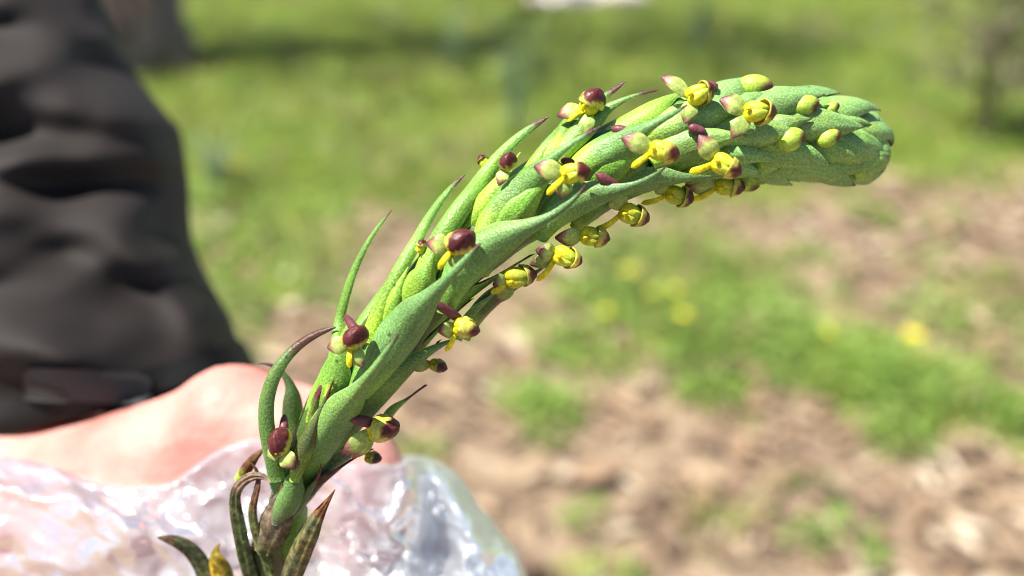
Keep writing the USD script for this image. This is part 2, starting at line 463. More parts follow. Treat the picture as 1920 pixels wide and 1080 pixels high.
r = np.random.default_rng(3)
x, y = scatter(42000, r)
k = r.uniform(size=len(x)) < green(x, y) ** 1.3
x, y = x[k], y[k]
g = green(x, y)
near = y < 3.3
idx = np.where(r.uniform(size=len(x)) < np.where(near, .72, .42), r.integers(3, 5, len(x)), r.integers(0, 3, len(x)))
idx = np.where(r.uniform(size=len(x)) < .05, 5, idx)
instancer('meadow_grass', [(tuft(r, 26, .075, .05, .0022), 'grass_look'), (tuft(r, 20, .11, .05, .0022), 'grass_look'), (tuft(r, 24, .05, .06, .002), 'grass_look'),
                           (herb(r, 34, .045, .06, .026), 'herb_look'), (herb(r, 26, .06, .05, .034), 'herb_look'), (tuft(r, 22, .12, .06, .002), 'litter_look')],
          np.stack([x, y, height(x, y)], 1), yaw(r.uniform(0, 6.283, len(x))), r.uniform(.7, 1.3, len(x)), idx,
          'short green grass and low weeds growing in patches over the ground', 'grass')


def litter_leaf(r, L, W, curl):
    t = np.linspace(0, 1, 5)
    w = W * np.sin(np.pi * np.clip(t * .92 + .05, 0, 1)) ** .8
    u_ = np.array([-1, 0, 1.0])
    z = (curl * L * np.sin(t * np.pi + r.uniform(0, 1)))[:, None] + (np.abs(u_) * W * .5)[None]
    v = np.stack([np.broadcast_to((t[:, None] - .5) * L, (5, 3)), w[:, None] * u_ + (0.12 * L * np.sin(t * 2.4))[:, None], z + .003], -1).reshape(-1, 3)
    return v, tri(grid_faces(5, 3))


def twig(r, L):
    t = np.linspace(-.5, .5, 5)
    return tube(np.stack([t * L, .06 * L * np.sin(t * 6), .008 + 0 * t], 1), np.linspace(.004, .002, 5), 5)


x, y = scatter(30000, r)
k = r.uniform(size=len(x)) < np.clip(1.05 - green(x, y) ** .7, 0, 1) * np.where(y > 4, .5, 1)
x, y = x[k], y[k]
instancer('leaf_litter', [(litter_leaf(r, .085, .012, .12), 'litter_look'), (litter_leaf(r, .06, .016, .18), 'litter_look'), (litter_leaf(r, .11, .010, .08), 'litter_look'),
                          (litter_leaf(r, .045, .02, .2), 'litter_look'), (twig(r, .16), 'litter_look'), (litter_leaf(r, .13, .032, .12), 'litter_look')],
          np.stack([x, y, height(x, y) + r.uniform(0, .012, len(x))], 1), yaw(r.uniform(0, 6.283, len(x))), r.uniform(.45, 1.2, len(x)), r.choice(6, len(x), p=[.28, .24, .15, .20, .08, .05]),
          'dry brown leaves, bark flakes and twigs lying over the bare ground', 'leaf litter')

# ------------------------------------------------------------------ the trees and plants behind
def leaf_cloud(r, centres, radii, n, size):
    """Many small leaf faces spread through the volume of some clumps."""
    k = r.choice(len(centres), n, p=np.asarray(radii) ** 2 / np.sum(np.asarray(radii) ** 2))
    c = np.asarray(centres)[k] + unit(r.normal(size=(n, 3))) * (np.asarray(radii)[k] * r.uniform(.3, 1, n) ** .5)[:, None] * np.array([1, 1, .75])
    u_, w_ = unit(r.normal(size=(n, 3))), r.normal(size=(n, 3))
    w_ = unit(np.cross(u_, w_))
    s = (size * r.uniform(.6, 1.3, n))[:, None]
    v = np.stack([c - u_ * s, c + w_ * s * .38, c + u_ * s, c - w_ * s * .38], 1).reshape(-1, 3)
    b = np.arange(n)[:, None] * 4
    return v, np.vstack([b + [0, 1, 2], b + [0, 2, 3]])


def tree(name, base, h, r0, label, category, crown_n, leaf, mat, seed, spread, limbs=5, lean=(0, 0), crown_from=.35):
    rr = np.random.default_rng(seed)
    t = thing(name, base, label, category)
    base = np.asarray(base, float)
    s = np.linspace(0, 1, 14)
    pts = base + np.stack([lean[0] * s + .02 * h * np.sin(s * 5 + seed), lean[1] * s + .015 * h * np.sin(s * 4), s * h * .7 - .05], 1)
    parts = [tube(pts, r0 * (1 - .65 * s) * (1 + .45 * np.exp(-s * 22)), 14)]
    cen, rad = [], []
    for i in range(limbs):
        a = i * 2.4 + rr.uniform(0, .8)
        f0 = crown_from + (1 - crown_from) * (i + .5) / limbs
        p0 = pts[int(f0 * 13)]
        p1 = p0 + np.array([math.cos(a), math.sin(a), .75]) * spread * rr.uniform(.6, 1)
        u_ = np.linspace(0, 1, 6)[:, None]
        parts.append(tube(p0 + (p1 - p0) * u_ + np.array([0, 0, .12 * spread]) * (u_ * (1 - u_) * 4), r0 * .4 * (1 - .75 * u_[:, 0]), 8))
        for _ in range(4):
            cen.append(p1 + rr.normal(0, .33 * spread, 3)); rad.append(spread * rr.uniform(.3, .55))
    cen.append(pts[-1]); rad.append(spread * .6)
    put('trunk', join(parts), 'bark_look', t)
    put('crown', leaf_cloud(rr, cen, rad, crown_n, leaf), mat, t, smooth=False)
    return t


b = ground_at(278, 150); b[2] = 0
tree('tree', b + [0.0, .2, 0], 6.5, .27, 'tree with thick grey brown trunk behind the dark jacket sleeve', 'tree', 1800, .09, 'crown_look', 11, 1.5, 6, (-.1, .3), .45)
b = ground_at(455, 118); b[2] = 0
b = ground_at(1815, 262); b[2] = 0
sapling = thing('sapling', b, 'thin stemmed grey green sapling at the right edge beyond the flower tip', 'sapling')
rr = np.random.default_rng(5)
cen, rad, parts = [], [], []
for i, (dx, dy, h) in enumerate(((-.06, 0, 1.1), (.05, .05, 1.5), (.13, -.04, 1.3), (0, .1, 1.0), (.24, .0, 1.2))):
    s = np.linspace(0, 1, 10)
    pts = b + np.stack([dx * 1.4 * s + .03 * np.sin(s * 7 + i) + .02 * i, dy * s + 0 * s, h * s - .02], 1)
    parts.append(tube(pts, (.010 if i == 2 else .007) * (1 - .6 * s), 8))
    for q_ in range(16):
        p0 = pts[rr.integers(2, 10)] if q_ % 2 else pts[rr.integers(2, 5)]
        p1 = p0 + np.array([rr.normal(.03, .16), rr.normal(0, .16), rr.uniform(.02, .16)])
        parts.append(tube(np.array([p0, (p0 + p1) / 2 + [0, 0, .02], p1]), [.006, .004, .002], 5))
        cen.append(p1); rad.append(rr.uniform(.05, .11))
put('trunk', join(parts), 'bark_look', sapling)
put('crown', leaf_cloud(rr, cen, rad, 1900, .025), 'shrub_look', sapling, smooth=False)


def wisp(px, py, h, n, label, seed, spread=.14):
    """A tall pale-leaved plant of thin upright stems."""
    rr = np.random.default_rng(seed)
    c = ground_at(px, py); c[2] = height(c[0], c[1])
    t = thing('pale_seedling', c, label, 'seedling')
    st, lv = [], []
    for i in range(n):
        a = rr.uniform(0, 6.283)
        top = c + [spread * math.cos(a) * rr.uniform(.2, 1), spread * math.sin(a) * rr.uniform(.2, 1), h * rr.uniform(.7, 1)]
        s = np.linspace(0, 1, 6)[:, None]
        pts = c + (top - c) * s + np.array([0, 0, 0.05]) * s * (1 - s)
        st.append(tube(pts, np.linspace(.004, .0015, 6), 5))
        for j in range(16):
            p0 = c + (top - c) * rr.uniform(.15, 1)
            d = unit(rr.normal(size=3) + [0, 0, .6])
            lv.append(blade(p0, p0 + d * rr.uniform(.04, .08), .006, [0, 0, .5]))
    put('stem', join(st), 'grey_leaf_look', t)
    put('foliage', join(lv), 'grey_leaf_look', t, smooth=False)


wisp(965, 265, .55, 9, 'pale grey green seedling behind the bent middle of the orchid spike', 31)
wisp(1305, 120, .62, 8, 'pale grey green seedling above the upper flowers at the top edge', 32)
wisp(850, 150, .40, 7, 'small bluish green seedling in the meadow left of the orchid spike top', 33)
wisp(405, 360, .2, 7, 'low grey green seedling beside the dark sleeve in the meadow', 34, .08)

# the yellow wildflowers
def wildflower(c, label):
    rr = np.random.default_rng(2)
    t = thing('yellow_wildflower', c, label, 'wildflower', None)
    put('stem', tube(c + np.stack([.01 * np.linspace(0, 1, 5), 0 * np.linspace(0, 1, 5), np.linspace(0, .085, 5)], 1), .0014, 5), 'herb_look', t)
    top = c + [.01, 0, .085]
    put('disc', tube(top + np.array([[0, 0, -.003], [0, 0, 0], [0, 0, .003]]), [.003, .006, .003], 8), 'yellow_flower_look', t)
    for i in range(6):
        a = i * math.pi / 3
        d = np.array([math.cos(a), math.sin(a), .25])
        put('petal', blade(top, top + d * .017, .0075, [0, 0, .4]), 'yellow_flower_look', t, smooth=False)
    return t


SPOTS = [((1165, 505), 'yellow wildflower nearest the orchid spike in the green patch right of it'), ((1218, 552), 'yellow wildflower in the middle of the green patch right of the spike'),
         ((1268, 556), 'yellow wildflower at the right of the green patch beside the spike'), ((1143, 585), 'yellow wildflower lowest on the left of the green patch by the spike'),
         ((1287, 597), 'yellow wildflower lowest on the right of the green patch by the spike'), ((1706, 655), 'lone yellow wildflower standing over the leafy weeds at the right'),
         ((425, 300), 'pair of yellow blooms in the meadow beside the dark sleeve, left one'), ((440, 312), 'pair of yellow blooms in the meadow beside the dark sleeve, right one'),
         ((1180, 520), 'yellow wildflower just below the one nearest the orchid spike'), ((1555, 625), 'small yellow wildflower on the green band left of the lone one')]
flower0 = None
for i, ((px, py), lab) in enumerate(SPOTS):
    c = ground_at(px, py)
    c = EYE + (c - EYE) * (1 - .09 / CAM_H); c[2] = height(c[0], c[1])
    lab = lab.replace('pair of yellow blooms', 'yellow wildflower of a pair')
    if flower0 is None:
        flower0 = wildflower(np.array([c[0], c[1], c[2]]), lab)
        say(flower0, group='yellow wildflowers in the meadow')
    else:
        copy_of(flower0, 'yellow_wildflower', c, 50.0 * i, 1.0 + .1 * (i % 3) + (.35 if i == 5 else 0), lab, 'wildflower', 'yellow wildflowers in the meadow')

# leafy weeds standing out of the grass
WEEDS = [((1640, 705), 1.3, 'leafy green weed left of the lone yellow flower on the right'), ((1700, 760), 1.2, 'leafy green weed in front of the lone yellow flower'), ((1790, 735), 1.1, 'leafy green weed right of the lone yellow flower'),
         ((1890, 785), 1.1, 'leafy green weed at the right edge of the frame'), ((1330, 745), .9, 'small leafy weed alone on the litter right of the spike'), ((1008, 790), 1.0, 'upright leafy weed on the litter just right of the spike'),
         ((1480, 645), 1.2, 'pale leafy weed in the middle of the green band'), ((1690, 830), .9, 'leafy weed lowest on the right above the brown litter')]
weed0 = None
for i, ((px, py), s, lab) in enumerate(WEEDS):
    c = ground_at(px, py); c[2] = height(c[0], c[1])
    if weed0 is None:
        weed0 = thing('weed', c, lab, 'weed', 'leafy weeds on the litter')
        rr = np.random.default_rng(8)
        v, f = herb(rr, 90, .075, .085, .036)
        put('foliage', (v + c, f), 'herb_look', weed0, smooth=False)
        st = [tube(np.array([c, c + [.05 * math.cos(a), .05 * math.sin(a), .05]]), [.002, .001], 5) for a in np.arange(0, 6, .9)]
        put('stem', join(st), 'herb_look', weed0)
    else:
        copy_of(weed0, 'weed', c, 67.0 * i, s, lab, 'weed', 'leafy weeds on the litter')

# pale stones at the top edge
for (px, py, w, lab) in ((1060, 18, .30, 'pale pinkish stone at the top edge of the meadow'), (1150, 10, .26, 'paler flat stone right of the other at the top edge')):
    c = ground_at(px, py); c[2] = 0
    u_ = np.linspace(0, np.pi, 14)[:, None]; p_ = np.linspace(0, 2 * np.pi, 24, endpoint=False)[None]
    d = np.stack([np.sin(u_) * np.cos(p_), np.sin(u_) * np.sin(p_), np.cos(u_) + 0 * p_], -1)
    v = d * np.array([w, w * .7, w * .35]) * (1 + .5 * (meshkit.fbm(d * 1.6 + px, 3, 4) - .5))[..., None] + c + [0, 0, .05]
    s_ = put('stone', (v.reshape(-1, 3), tri(grid_faces(14, 24, True))[:, ::-1] if False else tri(grid_faces(14, 24, True))), 'stone_look')
    say(s_, lab, 'stone')

# ------------------------------------------------------------------ the person: hand, arm, jacket
def J(px, py, d):
    return P(px, py, d)


shoulder = np.array([-.36, .60, 1.43])
elbow = J(-185, -400, .345)
forearm = J(-70, 640, .298)
wrist = J(40, 985, .232)
palm = J(215, 1010, .220)
bones = [(elbow, .040, forearm, .030), (forearm, .030, wrist, .0245), (wrist, .024, palm, .0245), (palm, .0235, J(330, 930, .210), .019), (J(330, 930, .210), .019, J(448, 812, .203), .0125),
         (J(448, 812, .203), .0125, J(575, 848, .200), .0102), (J(575, 848, .200), .0102, J(655, 915, .197), .0098), (J(655, 915, .197), .0098, J(700, 990, .194), .0078),
         (palm, .023, J(330, 1120, .222), .016), (wrist, .022, J(170, 1230, .232), .016), (palm, .022, J(230, 1190, .228), .017)]
for mcp, pip, dip, tip in ((J(330, 1120, .224), J(520, 1170, .205), J(600, 1210, .186), J(560, 1225, .170)), (J(290, 1205, .226), J(480, 1280, .208), J(570, 1310, .188), J(530, 1325, .170)),
                           (J(235, 1280, .230), J(420, 1370, .214), J(520, 1400, .193), J(480, 1410, .174)), (J(175, 1340, .234), J(340, 1440, .220), J(440, 1470, .202), J(410, 1478, .184))):
    bones += [(mcp, .0115, pip, .0092), (pip, .0092, dip, .0080), (dip, .0080, tip, .0068)]
pts = np.array([p for bn in bones for p in (bn[0], bn[2])])
hv, hf = nets(cones(bones, .008), pts.min(0) - .05, pts.max(0) + .05, .0028)
hv = hv + unit(hv - pts.mean(0)) * (.0034 * (meshkit.fbm(hv * np.array([60, 60, 42]), 3, 2) - .5))[:, None]
person = thing('person', np.array([-.52, .72, 0]), 'person in a dark jacket at the left holding the orchid in a bagged hand', 'person')

# the rest of the figure stands to the left, outside the frame
C = np.array([-.56, .72, 0])
def B(x, y, z): return C + np.array([x, y, z])
head = [(B(0, 0, 1.46), .055, B(.01, -.02, 1.56), .055), (B(.01, -.03, 1.60), .075, B(.01, -.01, 1.68), .088), (B(.02, -.10, 1.62), .014, B(.02, -.105, 1.60), .016), (B(.01, -.06, 1.57), .05, B(.01, -.06, 1.56), .045),
        (B(-.09, 0, 1.63), .02, B(-.09, .01, 1.61), .016), (B(.11, 0, 1.63), .02, B(.11, .01, 1.61), .016)]
hp = np.array([p for bn in head for p in (bn[0], bn[2])])
sv, sf = nets(cones(head, .02), hp.min(0) - .12, hp.max(0) + .12, .008)
inner = [(B(0, 0, 1.45), .05, B(0, .02, 1.2), .1), (B(0, 0, 1.40), .06, shoulder, .05), (shoulder, .05, elbow, .04)]
ip = np.array([p for bn in inner for p in (bn[0], bn[2])])
iv, if_ = nets(cones(inner, .03), ip.min(0) - .14, ip.max(0) + .14, .012)
put('body', join([(hv, hf), (iv, if_), (sv, sf)]), 'skin_look', person)
# hair
hr = [(B(.01, .015, 1.70), .088, B(.01, .04, 1.62), .08)]
v, f = nets(cones(hr, .02), B(-.15, -.1, 1.5), B(.17, .17, 1.82), .009)
put('hair', (v, f), 'hair_look', person)
# jacket body with the upper arms
jb = [(B(0, .02, 1.38), .12, B(0, .02, .95), .165), (B(-.10, .02, 1.38), .09, B(-.08, .02, .95), .15), (B(.10, .02, 1.36), .09, B(.06, .02, .95), .15), (B(0, 0, 1.44), .075, B(0, 0, 1.47), .07),
      (B(.14, 0, 1.38), .075, shoulder, .075), (shoulder, .082, elbow + 0.02 * FWD, .072),
      (B(-.16, .02, 1.38), .085, B(-.26, .03, 1.12), .07), (B(-.26, .03, 1.12), .068, B(-.20, -.12, .92), .055)]
jp = np.array([p for bn in jb for p in (bn[0], bn[2])])
v, f = nets(cones(jb, .05), jp.min(0) - .2, jp.max(0) + .2, .014)
v = v + unit(v - B(0, .02, 1.2)) * (.03 * (meshkit.fbm(v * np.array([7, 7, 16]), 3, 12) - .5))[:, None]
put('jacket', (v, f), 'jacket_look', person)
for s in (-1, 1):
    lb = [(B(.09 * s, .02, .98), .115, B(.10 * s, .0, .52), .08), (B(.10 * s, .0, .52), .08, B(.10 * s, .03, .10), .062)]
    v, f = nets(cones(lb, .04), B(.1 * s - .2, -.2, -.05), B(.1 * s + .2, .2, 1.15), .014)
    put('trouser_leg', (v, f), 'trouser_look', person)
    bb = [(B(.10 * s, .05, .05), .05, B(.10 * s, -.14, .04), .042), (B(.10 * s, .05, .05), .05, B(.10 * s, .04, .16), .055)]
    v, f = nets(cones(bb, .03), B(.1 * s - .15, -.25, -.1), B(.1 * s + .15, .2, .3), .01)
    v[:, 2] = np.maximum(v[:, 2], .004)
    put('boot', (v, f), 'boot_look', person)

def ridges(q_, seed, o=3):
    return sum(.5 ** i * (1 - np.abs(2 * meshkit.fbm(q_ * 1.9 ** i + 3 * i, 2, seed + i) - 1) * 2.2) for i in range(o))


# the near sleeve with its bunched folds
rowy = np.array([-460, -300, 0, 70, 130, 200, 250, 300, 450, 500, 570, 620, 690, 720])
edge = PchipInterpolator(rowy, [60, 110, 190, 222, 252, 300, 338, 350, 362, 380, 415, 440, 475, 478])
axis_x = lambda py: -135 + (np.asarray(py) / 690.) * 90
axis_d = lambda py: .345 - .055 * sm(-300, 800, py)
RIDGE = [([(-500, 160), (-100, 150), (60, 135), (180, 185), (260, 240)], 55, .011), ([(-500, 250), (-100, 250), (150, 258), (400, 262)], 22, -.010), ([(-500, 300), (120, 297), (400, 292)], 16, .005),
         ([(-500, 352), (200, 345), (400, 335)], 17, -.010), ([(-500, 420), (100, 415), (250, 460), (330, 550), (430, 680)], 48, .009), ([(120, 480), (260, 560), (330, 640), (380, 700)], 26, -.006),
         ([(-500, 660), (60, 640), (160, 690), (280, 770)], 55, .009), ([(-500, 565), (60, 560), (120, 580), (200, 645), (300, 730)], 15, -.008), ([(-500, 20), (100, 30), (220, 80)], 30, .007), ([(-500, 75), (100, 80), (240, 130)], 16, -.006),
         ([(200, 640), (300, 660), (380, 720)], 30, .006)]
NS, NT = 130, 140
th = np.linspace(0, 2 * np.pi, NT, endpoint=False)
vv = np.linspace(0, 1, NS)
y_end = lambda px: np.where(px < 0, 822, 822 - px * .277)
PX = np.zeros((NS, NT)); PY = np.zeros((NS, NT)); DD = np.zeros((NS, NT))
cosr = np.sign(np.cos(th)) * np.abs(np.cos(th)) ** .9
for j, a in enumerate(th):
    ye = 800.0
    for _ in range(6):
        R_ = edge(min(ye, 720)) - axis_x(ye)
        ye = float(y_end(axis_x(ye) + R_ * cosr[j]))
    if math.sin(a) < 0:
        ye += 40 * math.sin(a) * -1
    py = -460 + (ye + 460) * vv
    R_ = edge(np.minimum(py, 720)) - axis_x(py)
    PY[:, j] = py
    PX[:, j] = axis_x(py) + R_ * cosr[j]
    DD[:, j] = axis_d(py) - np.sin(a) * .86 * R_ * axis_d(py) / F
FOLD = np.zeros_like(DD)
for pl, w, amp in RIDGE:
    s_ = spline(np.array(pl, float), 60)
    dist = cKDTree(s_).query(np.stack([PX, PY], -1).reshape(-1, 2))[0].reshape(PX.shape)
    FOLD += amp * 1.35 * np.exp(-(dist / (w * 1.25)) ** 2)
FOLD += .010 * (ridges(np.stack([PX / 210 + PY / 900, PY / 85 - PX / 400, 0 * PX], -1), 15, 2) - .5)
FOLD = gaussian_filter(FOLD, (2.2, 2.0), mode=('nearest', 'wrap'))
DD -= FOLD * np.clip(np.sin(th), 0, 1)[None] ** .5
PXn = PX + 9 * (meshkit.fbm(np.stack([PX / 60, PY / 60, DD * 0], -1), 3, 4) - .5)
W = P(PXn, PY, DD)
axisW = P(axis_x(PY), PY, axis_d(PY))
N_ = unit(W - axisW)
Wi = W - N_ * .0025
hem = W[-1:] - N_[-1:] * .004 - UP * .001
allv = np.vstack([W.reshape(-1, 3), Wi[::-1].reshape(-1, 3)])
sleeve = put('sleeve', (allv, tri(grid_faces(2 * NS, NT, True))[:, ::-1]), 'jacket_look', person)
# cuff hem band and the grey tab
cuff = W[-7:] + N_[-7:] * .0012
cv = np.vstack([cuff.reshape(-1, 3), (cuff[::-1] - N_[-7:][::-1] * .006).reshape(-1, 3)])
put('cuff', (cv, tri(grid_faces(14, NT, True))[:, ::-1]), 'hem_look', sleeve, label='black hem of the cuff')
from scipy.interpolate import griddata
front = (np.sin(th) > .05)
gq = np.stack([PXn[:, front].ravel(), PY[:, front].ravel()], 1)
tu, tv = np.meshgrid(np.linspace(0, 1, 26), np.linspace(0, 1, 12), indexing='ij')
rad_ = np.clip((tu - .86) / .14, 0, 1)
tvv = .5 + (tv - .5) * np.sqrt(np.clip(1 - .75 * rad_ ** 2, 0, 1)) * np.sqrt(np.clip(1 - .5 * np.clip((.1 - tu) / .1, 0, 1) ** 2, 0, 1))
tx, ty = 42 + tu * 240, 690 + tvv * 62 + tu * 8
td = griddata(gq, DD[:, front].ravel(), (tx, ty), method='linear')
td = np.where(np.isnan(td), np.nanmean(td), td)
tp = P(tx, ty, td - .0022)
put('cuff_tab', shell(tp, np.broadcast_to(TOW, tp.shape), .003, 26, 12), 'tab_look', sleeve, label='grey fastening tab on the cuff')

# ------------------------------------------------------------------ the plastic bag round the hand
top_line = PchipInterpolator([-220, -60, 0, 90, 180, 260, 320, 385, 430, 480, 560, 650, 720, 760, 800, 835, 870, 910, 950, 985, 1012], [850, 852, 856, 872, 898, 908, 896, 852, 826, 814, 830, 858, 858, 852, 856, 874, 906, 956, 1010, 1062, 1150])
bot = 1330.0
ux = np.linspace(0, 1, 230)
cols = -220 + (1012 + 220) * (1 - (1 - ux) ** 1.25)
vw = np.linspace(0, 1, 120) ** 1.15
BX, BV = np.meshgrid(cols, vw, indexing='ij')
tl = top_line(cols)[:, None]
BY = tl + (np.maximum(bot - tl, 20)) * BV
hand_front = .1955 - .010 * np.exp(-((BX - 300) / 220) ** 2) * sm(850, 1000, BY)
lobe = sm(560, 720, BX)
edge_r = np.clip((1012 - BX) / 45, 0, 1)
edge_t = np.clip((BY - tl) / 60, 0, 1)
dome_ = np.sqrt(np.clip(1 - (1 - edge_r) ** 2, 0, 1)) * np.sqrt(np.clip(1 - (1 - edge_t) ** 2, 0, 1))
half = lobe * (.001 + .013 * dome_) + (1 - lobe) * (.004 + .006 * np.sqrt(edge_t))
mid = lobe * (.222 - .000075 * (BY - 850)) + (1 - lobe) * (hand_front + .006)
q3 = np.stack([BX / 230, BY / 230, 0 * BX], -1)
warp = np.stack([meshkit.fbm(q3 + 7, 2, 40), meshkit.fbm(q3 + 17, 2, 41), 0 * BX], -1) * 1.2
cr = ridges(q3 * np.array([1.3, .8, 1]) + warp, 50)
cr2 = ridges(q3 * np.array([.8, 1.5, 1]) + warp * 1.4, 60)
front_d = mid - half - (.0034 + .0030 * lobe) * (cr - .6) * sm(0, .12, BV) - .0012 * (cr2 - .6)
back_d = np.maximum(mid + half * 1.0 + (1 - lobe) * .055 + .004 * (cr2 - .6), front_d + .001)
wob = (8 + 16 * lobe) * (meshkit.fbm(np.stack([BX / 45, BY / 45, 0 * BX], -1), 3, 77) - .5)
hx, hy, hd = pix(hv)
near_ = cKDTree(np.stack([hx, hy], 1))
hits = near_.query_ball_point(np.stack([BX.ravel(), (BY + wob).ravel()], 1), 26)
skin = np.array([hd[h].min() if h else 1.0 for h in hits]).reshape(BX.shape)
front_d = np.where(BV > .012, np.minimum(front_d, skin - .0016), front_d)
front_d = gaussian_filter(front_d, 1.5)
cr3 = ridges(np.stack([BX / 62 + warp[..., 0] * 2, BY / 80 + warp[..., 1] * 2, 0 * BX], -1), 95, 2)
cr4 = ridges(np.stack([BX / 120 - BY / 90 + warp[..., 1] * 2, BY / 200 + BX / 160, 0 * BX], -1), 99, 2)
front_d = front_d - (.0004 + .0004 * lobe) * (cr3 - .5) - (.0010 + .0016 * lobe) * np.clip(cr4, 0, 1) ** 2
front_d = gaussian_filter(front_d, .6)
BX = BX + 26 * sm(900, 1010, BX) * (meshkit.fbm(np.stack([BY / 38, BX / 200, 0 * BX], -1), 3, 78) - .5)
fp = P(BX, BY + wob, np.maximum(front_d, .166))
bp = P(BX, BY + wob, back_d)
n_, m_ = BX.shape
ff = grid_faces(n_, m_)
bag = thing('plastic_bag', P(500, 1200, .2), 'crumpled milky clear plastic bag wrapped round the hand below the orchid', 'plastic bag')
# the right-hand edge is closed by shared points, the mouth at the top stays open
f2 = ff[:, ::-1] + n_ * m_
seam = np.stack([(n_ - 1) * m_ + np.arange(m_ - 1), (n_ - 1) * m_ + np.arange(1, m_), (n_ - 1) * m_ + np.arange(1, m_) + n_ * m_, (n_ - 1) * m_ + np.arange(m_ - 1) + n_ * m_], 1)
put('film', (np.vstack([fp.reshape(-1, 3), bp.reshape(-1, 3)]), tri(np.vstack([ff, f2, seam]))), 'bag_look', bag)
# an inner crumpled layer in the loose right-hand part
k0 = int(np.searchsorted(cols, 640)); sub = slice(k0, n_ - 1)
for off, sd_ in ((-.45, 70), (.05, 80), (.5, 90)):
    cw = ridges(q3 * np.array([1.0, 1.3, 1]) + warp, sd_)
    inner_d = (mid + half * (off + .3 * (cw - .6)))[sub, 3:]
    put('inner_fold', (P(BX[sub, 3:] - 3 * abs(off), (BY + wob)[sub, 3:] + 2 + 3 * abs(off), inner_d).reshape(-1, 3), tri(grid_faces(*inner_d.shape))), 'bag_look', bag)

# ------------------------------------------------------------------ the orchid spike
AX = np.array([(452, 1330, 24, .176), (462, 1200, 26, .171), (480, 1110, 30, .166), (508, 1010, 36, .161), (545, 915, 52, .1575), (606, 800, 74, .154), (690, 684, 90, .152), (784, 565, 89, .1505), (890, 458, 94, .150),
               (1008, 370, 95, .150), (1135, 303, 93, .1505), (1260, 262, 93, .152), (1390, 246, 94, .154), (1500, 252, 86, .156), (1585, 268, 75, .1585), (1632, 278, 58, .160), (1654, 282, 34, .161), (1664, 284, 8, .161)], float)
axd = spline(AX, 500)
axd[:, 2] = np.maximum(axd[:, 2], 4)
axt = unit(np.gradient(axd[:, :2], axis=0))
axn = np.stack([axt[:, 1], -axt[:, 0]], 1)               # to the upper left of the growing direction, in pixels
axk = cKDTree(axd[:, :2])


def surface(p):
    """Depth of the spike's near surface at a pixel, and its normal; beyond the outline the axis' depth."""
    p = np.atleast_2d(p)
    i = axk.query(p[:, :2])[1]
    o = ((p[:, :2] - axd[i, :2]) * axn[i]).sum(1) / axd[i, 2]
    c = np.clip(o, -.96, .96)
    d = axd[i, 3] - np.where(np.abs(o) < 1, np.sqrt(np.clip(1 - o ** 2, 0, 1)), 0) * axd[i, 2] * axd[i, 3] / F
    n2 = axn[i] * c[:, None]
    n = n2[:, :1] * RIGHT - n2[:, 1:] * UP + np.sqrt(1 - c ** 2)[:, None] * TOW
    return d, unit(n), axd[i]


spike = thing('orchid_spike', P(452, 1330, .176), 'fleshy green orchid flower spike bent over to the right with small yellow maroon flowers', 'orchid')
core = axd[::6]
cp = P(core[:, 0], core[:, 1], core[:, 3])
rr_ = core[:, 2] * core[:, 3] / F * np.where(core[:, 0] < 505, 1.0, .62)
cc = mixc(mixc((.085, .115, .05), (.06, .12, .02), sm(480, 620, core[:, 0])), (.17, .36, .09), sm(1300, 1550, core[:, 0]))
v, f = tube(cp, rr_, 28)
th_, ph_ = np.meshgrid(np.linspace(0, np.pi, 16), np.linspace(0, 2 * np.pi, 24, endpoint=False), indexing='ij')
ball = np.stack([np.sin(th_) * np.cos(ph_), np.sin(th_) * np.sin(ph_), np.cos(th_)], -1) * (1 + .1 * np.cos(3 * ph_))[..., None]
put('shoot_tip', ((P(1624, 291, .1592) + ball * 41 * .159 / F).reshape(-1, 3), tri(grid_faces(16, 24, True))), 'bract_look', spike, col=(.2, .38, .10))
put('stem', (v, f), 'bract_look', spike, col=np.vstack([np.repeat(cc, 28, 0), cc[:1], cc[-1:]]))

PROF = {'ac': PchipInterpolator([0, .12, .3, .45, .6, .75, .88, 1], [.55, .85, 1, .86, .47, .245, .165, .04]),
        'fat': PchipInterpolator([0, .15, .35, .55, .72, .86, 1], [.6, .9, 1, .92, .62, .3, .04]),
        'strip': PchipInterpolator([0, .2, .5, .8, .93, 1], [1, .98, .86, .55, .34, .08]),
        'ov': PchipInterpolator([0, .2, .45, .7, .88, 1], [.7, .92, 1, .78, .42, .04])}
GREEN, GREY, PALE, PURPLE, OLIVE = (.180, .36, .052), (.145, .285, .080), (.33, .55, .045), (.095, .028, .035), (.075, .105, .03)


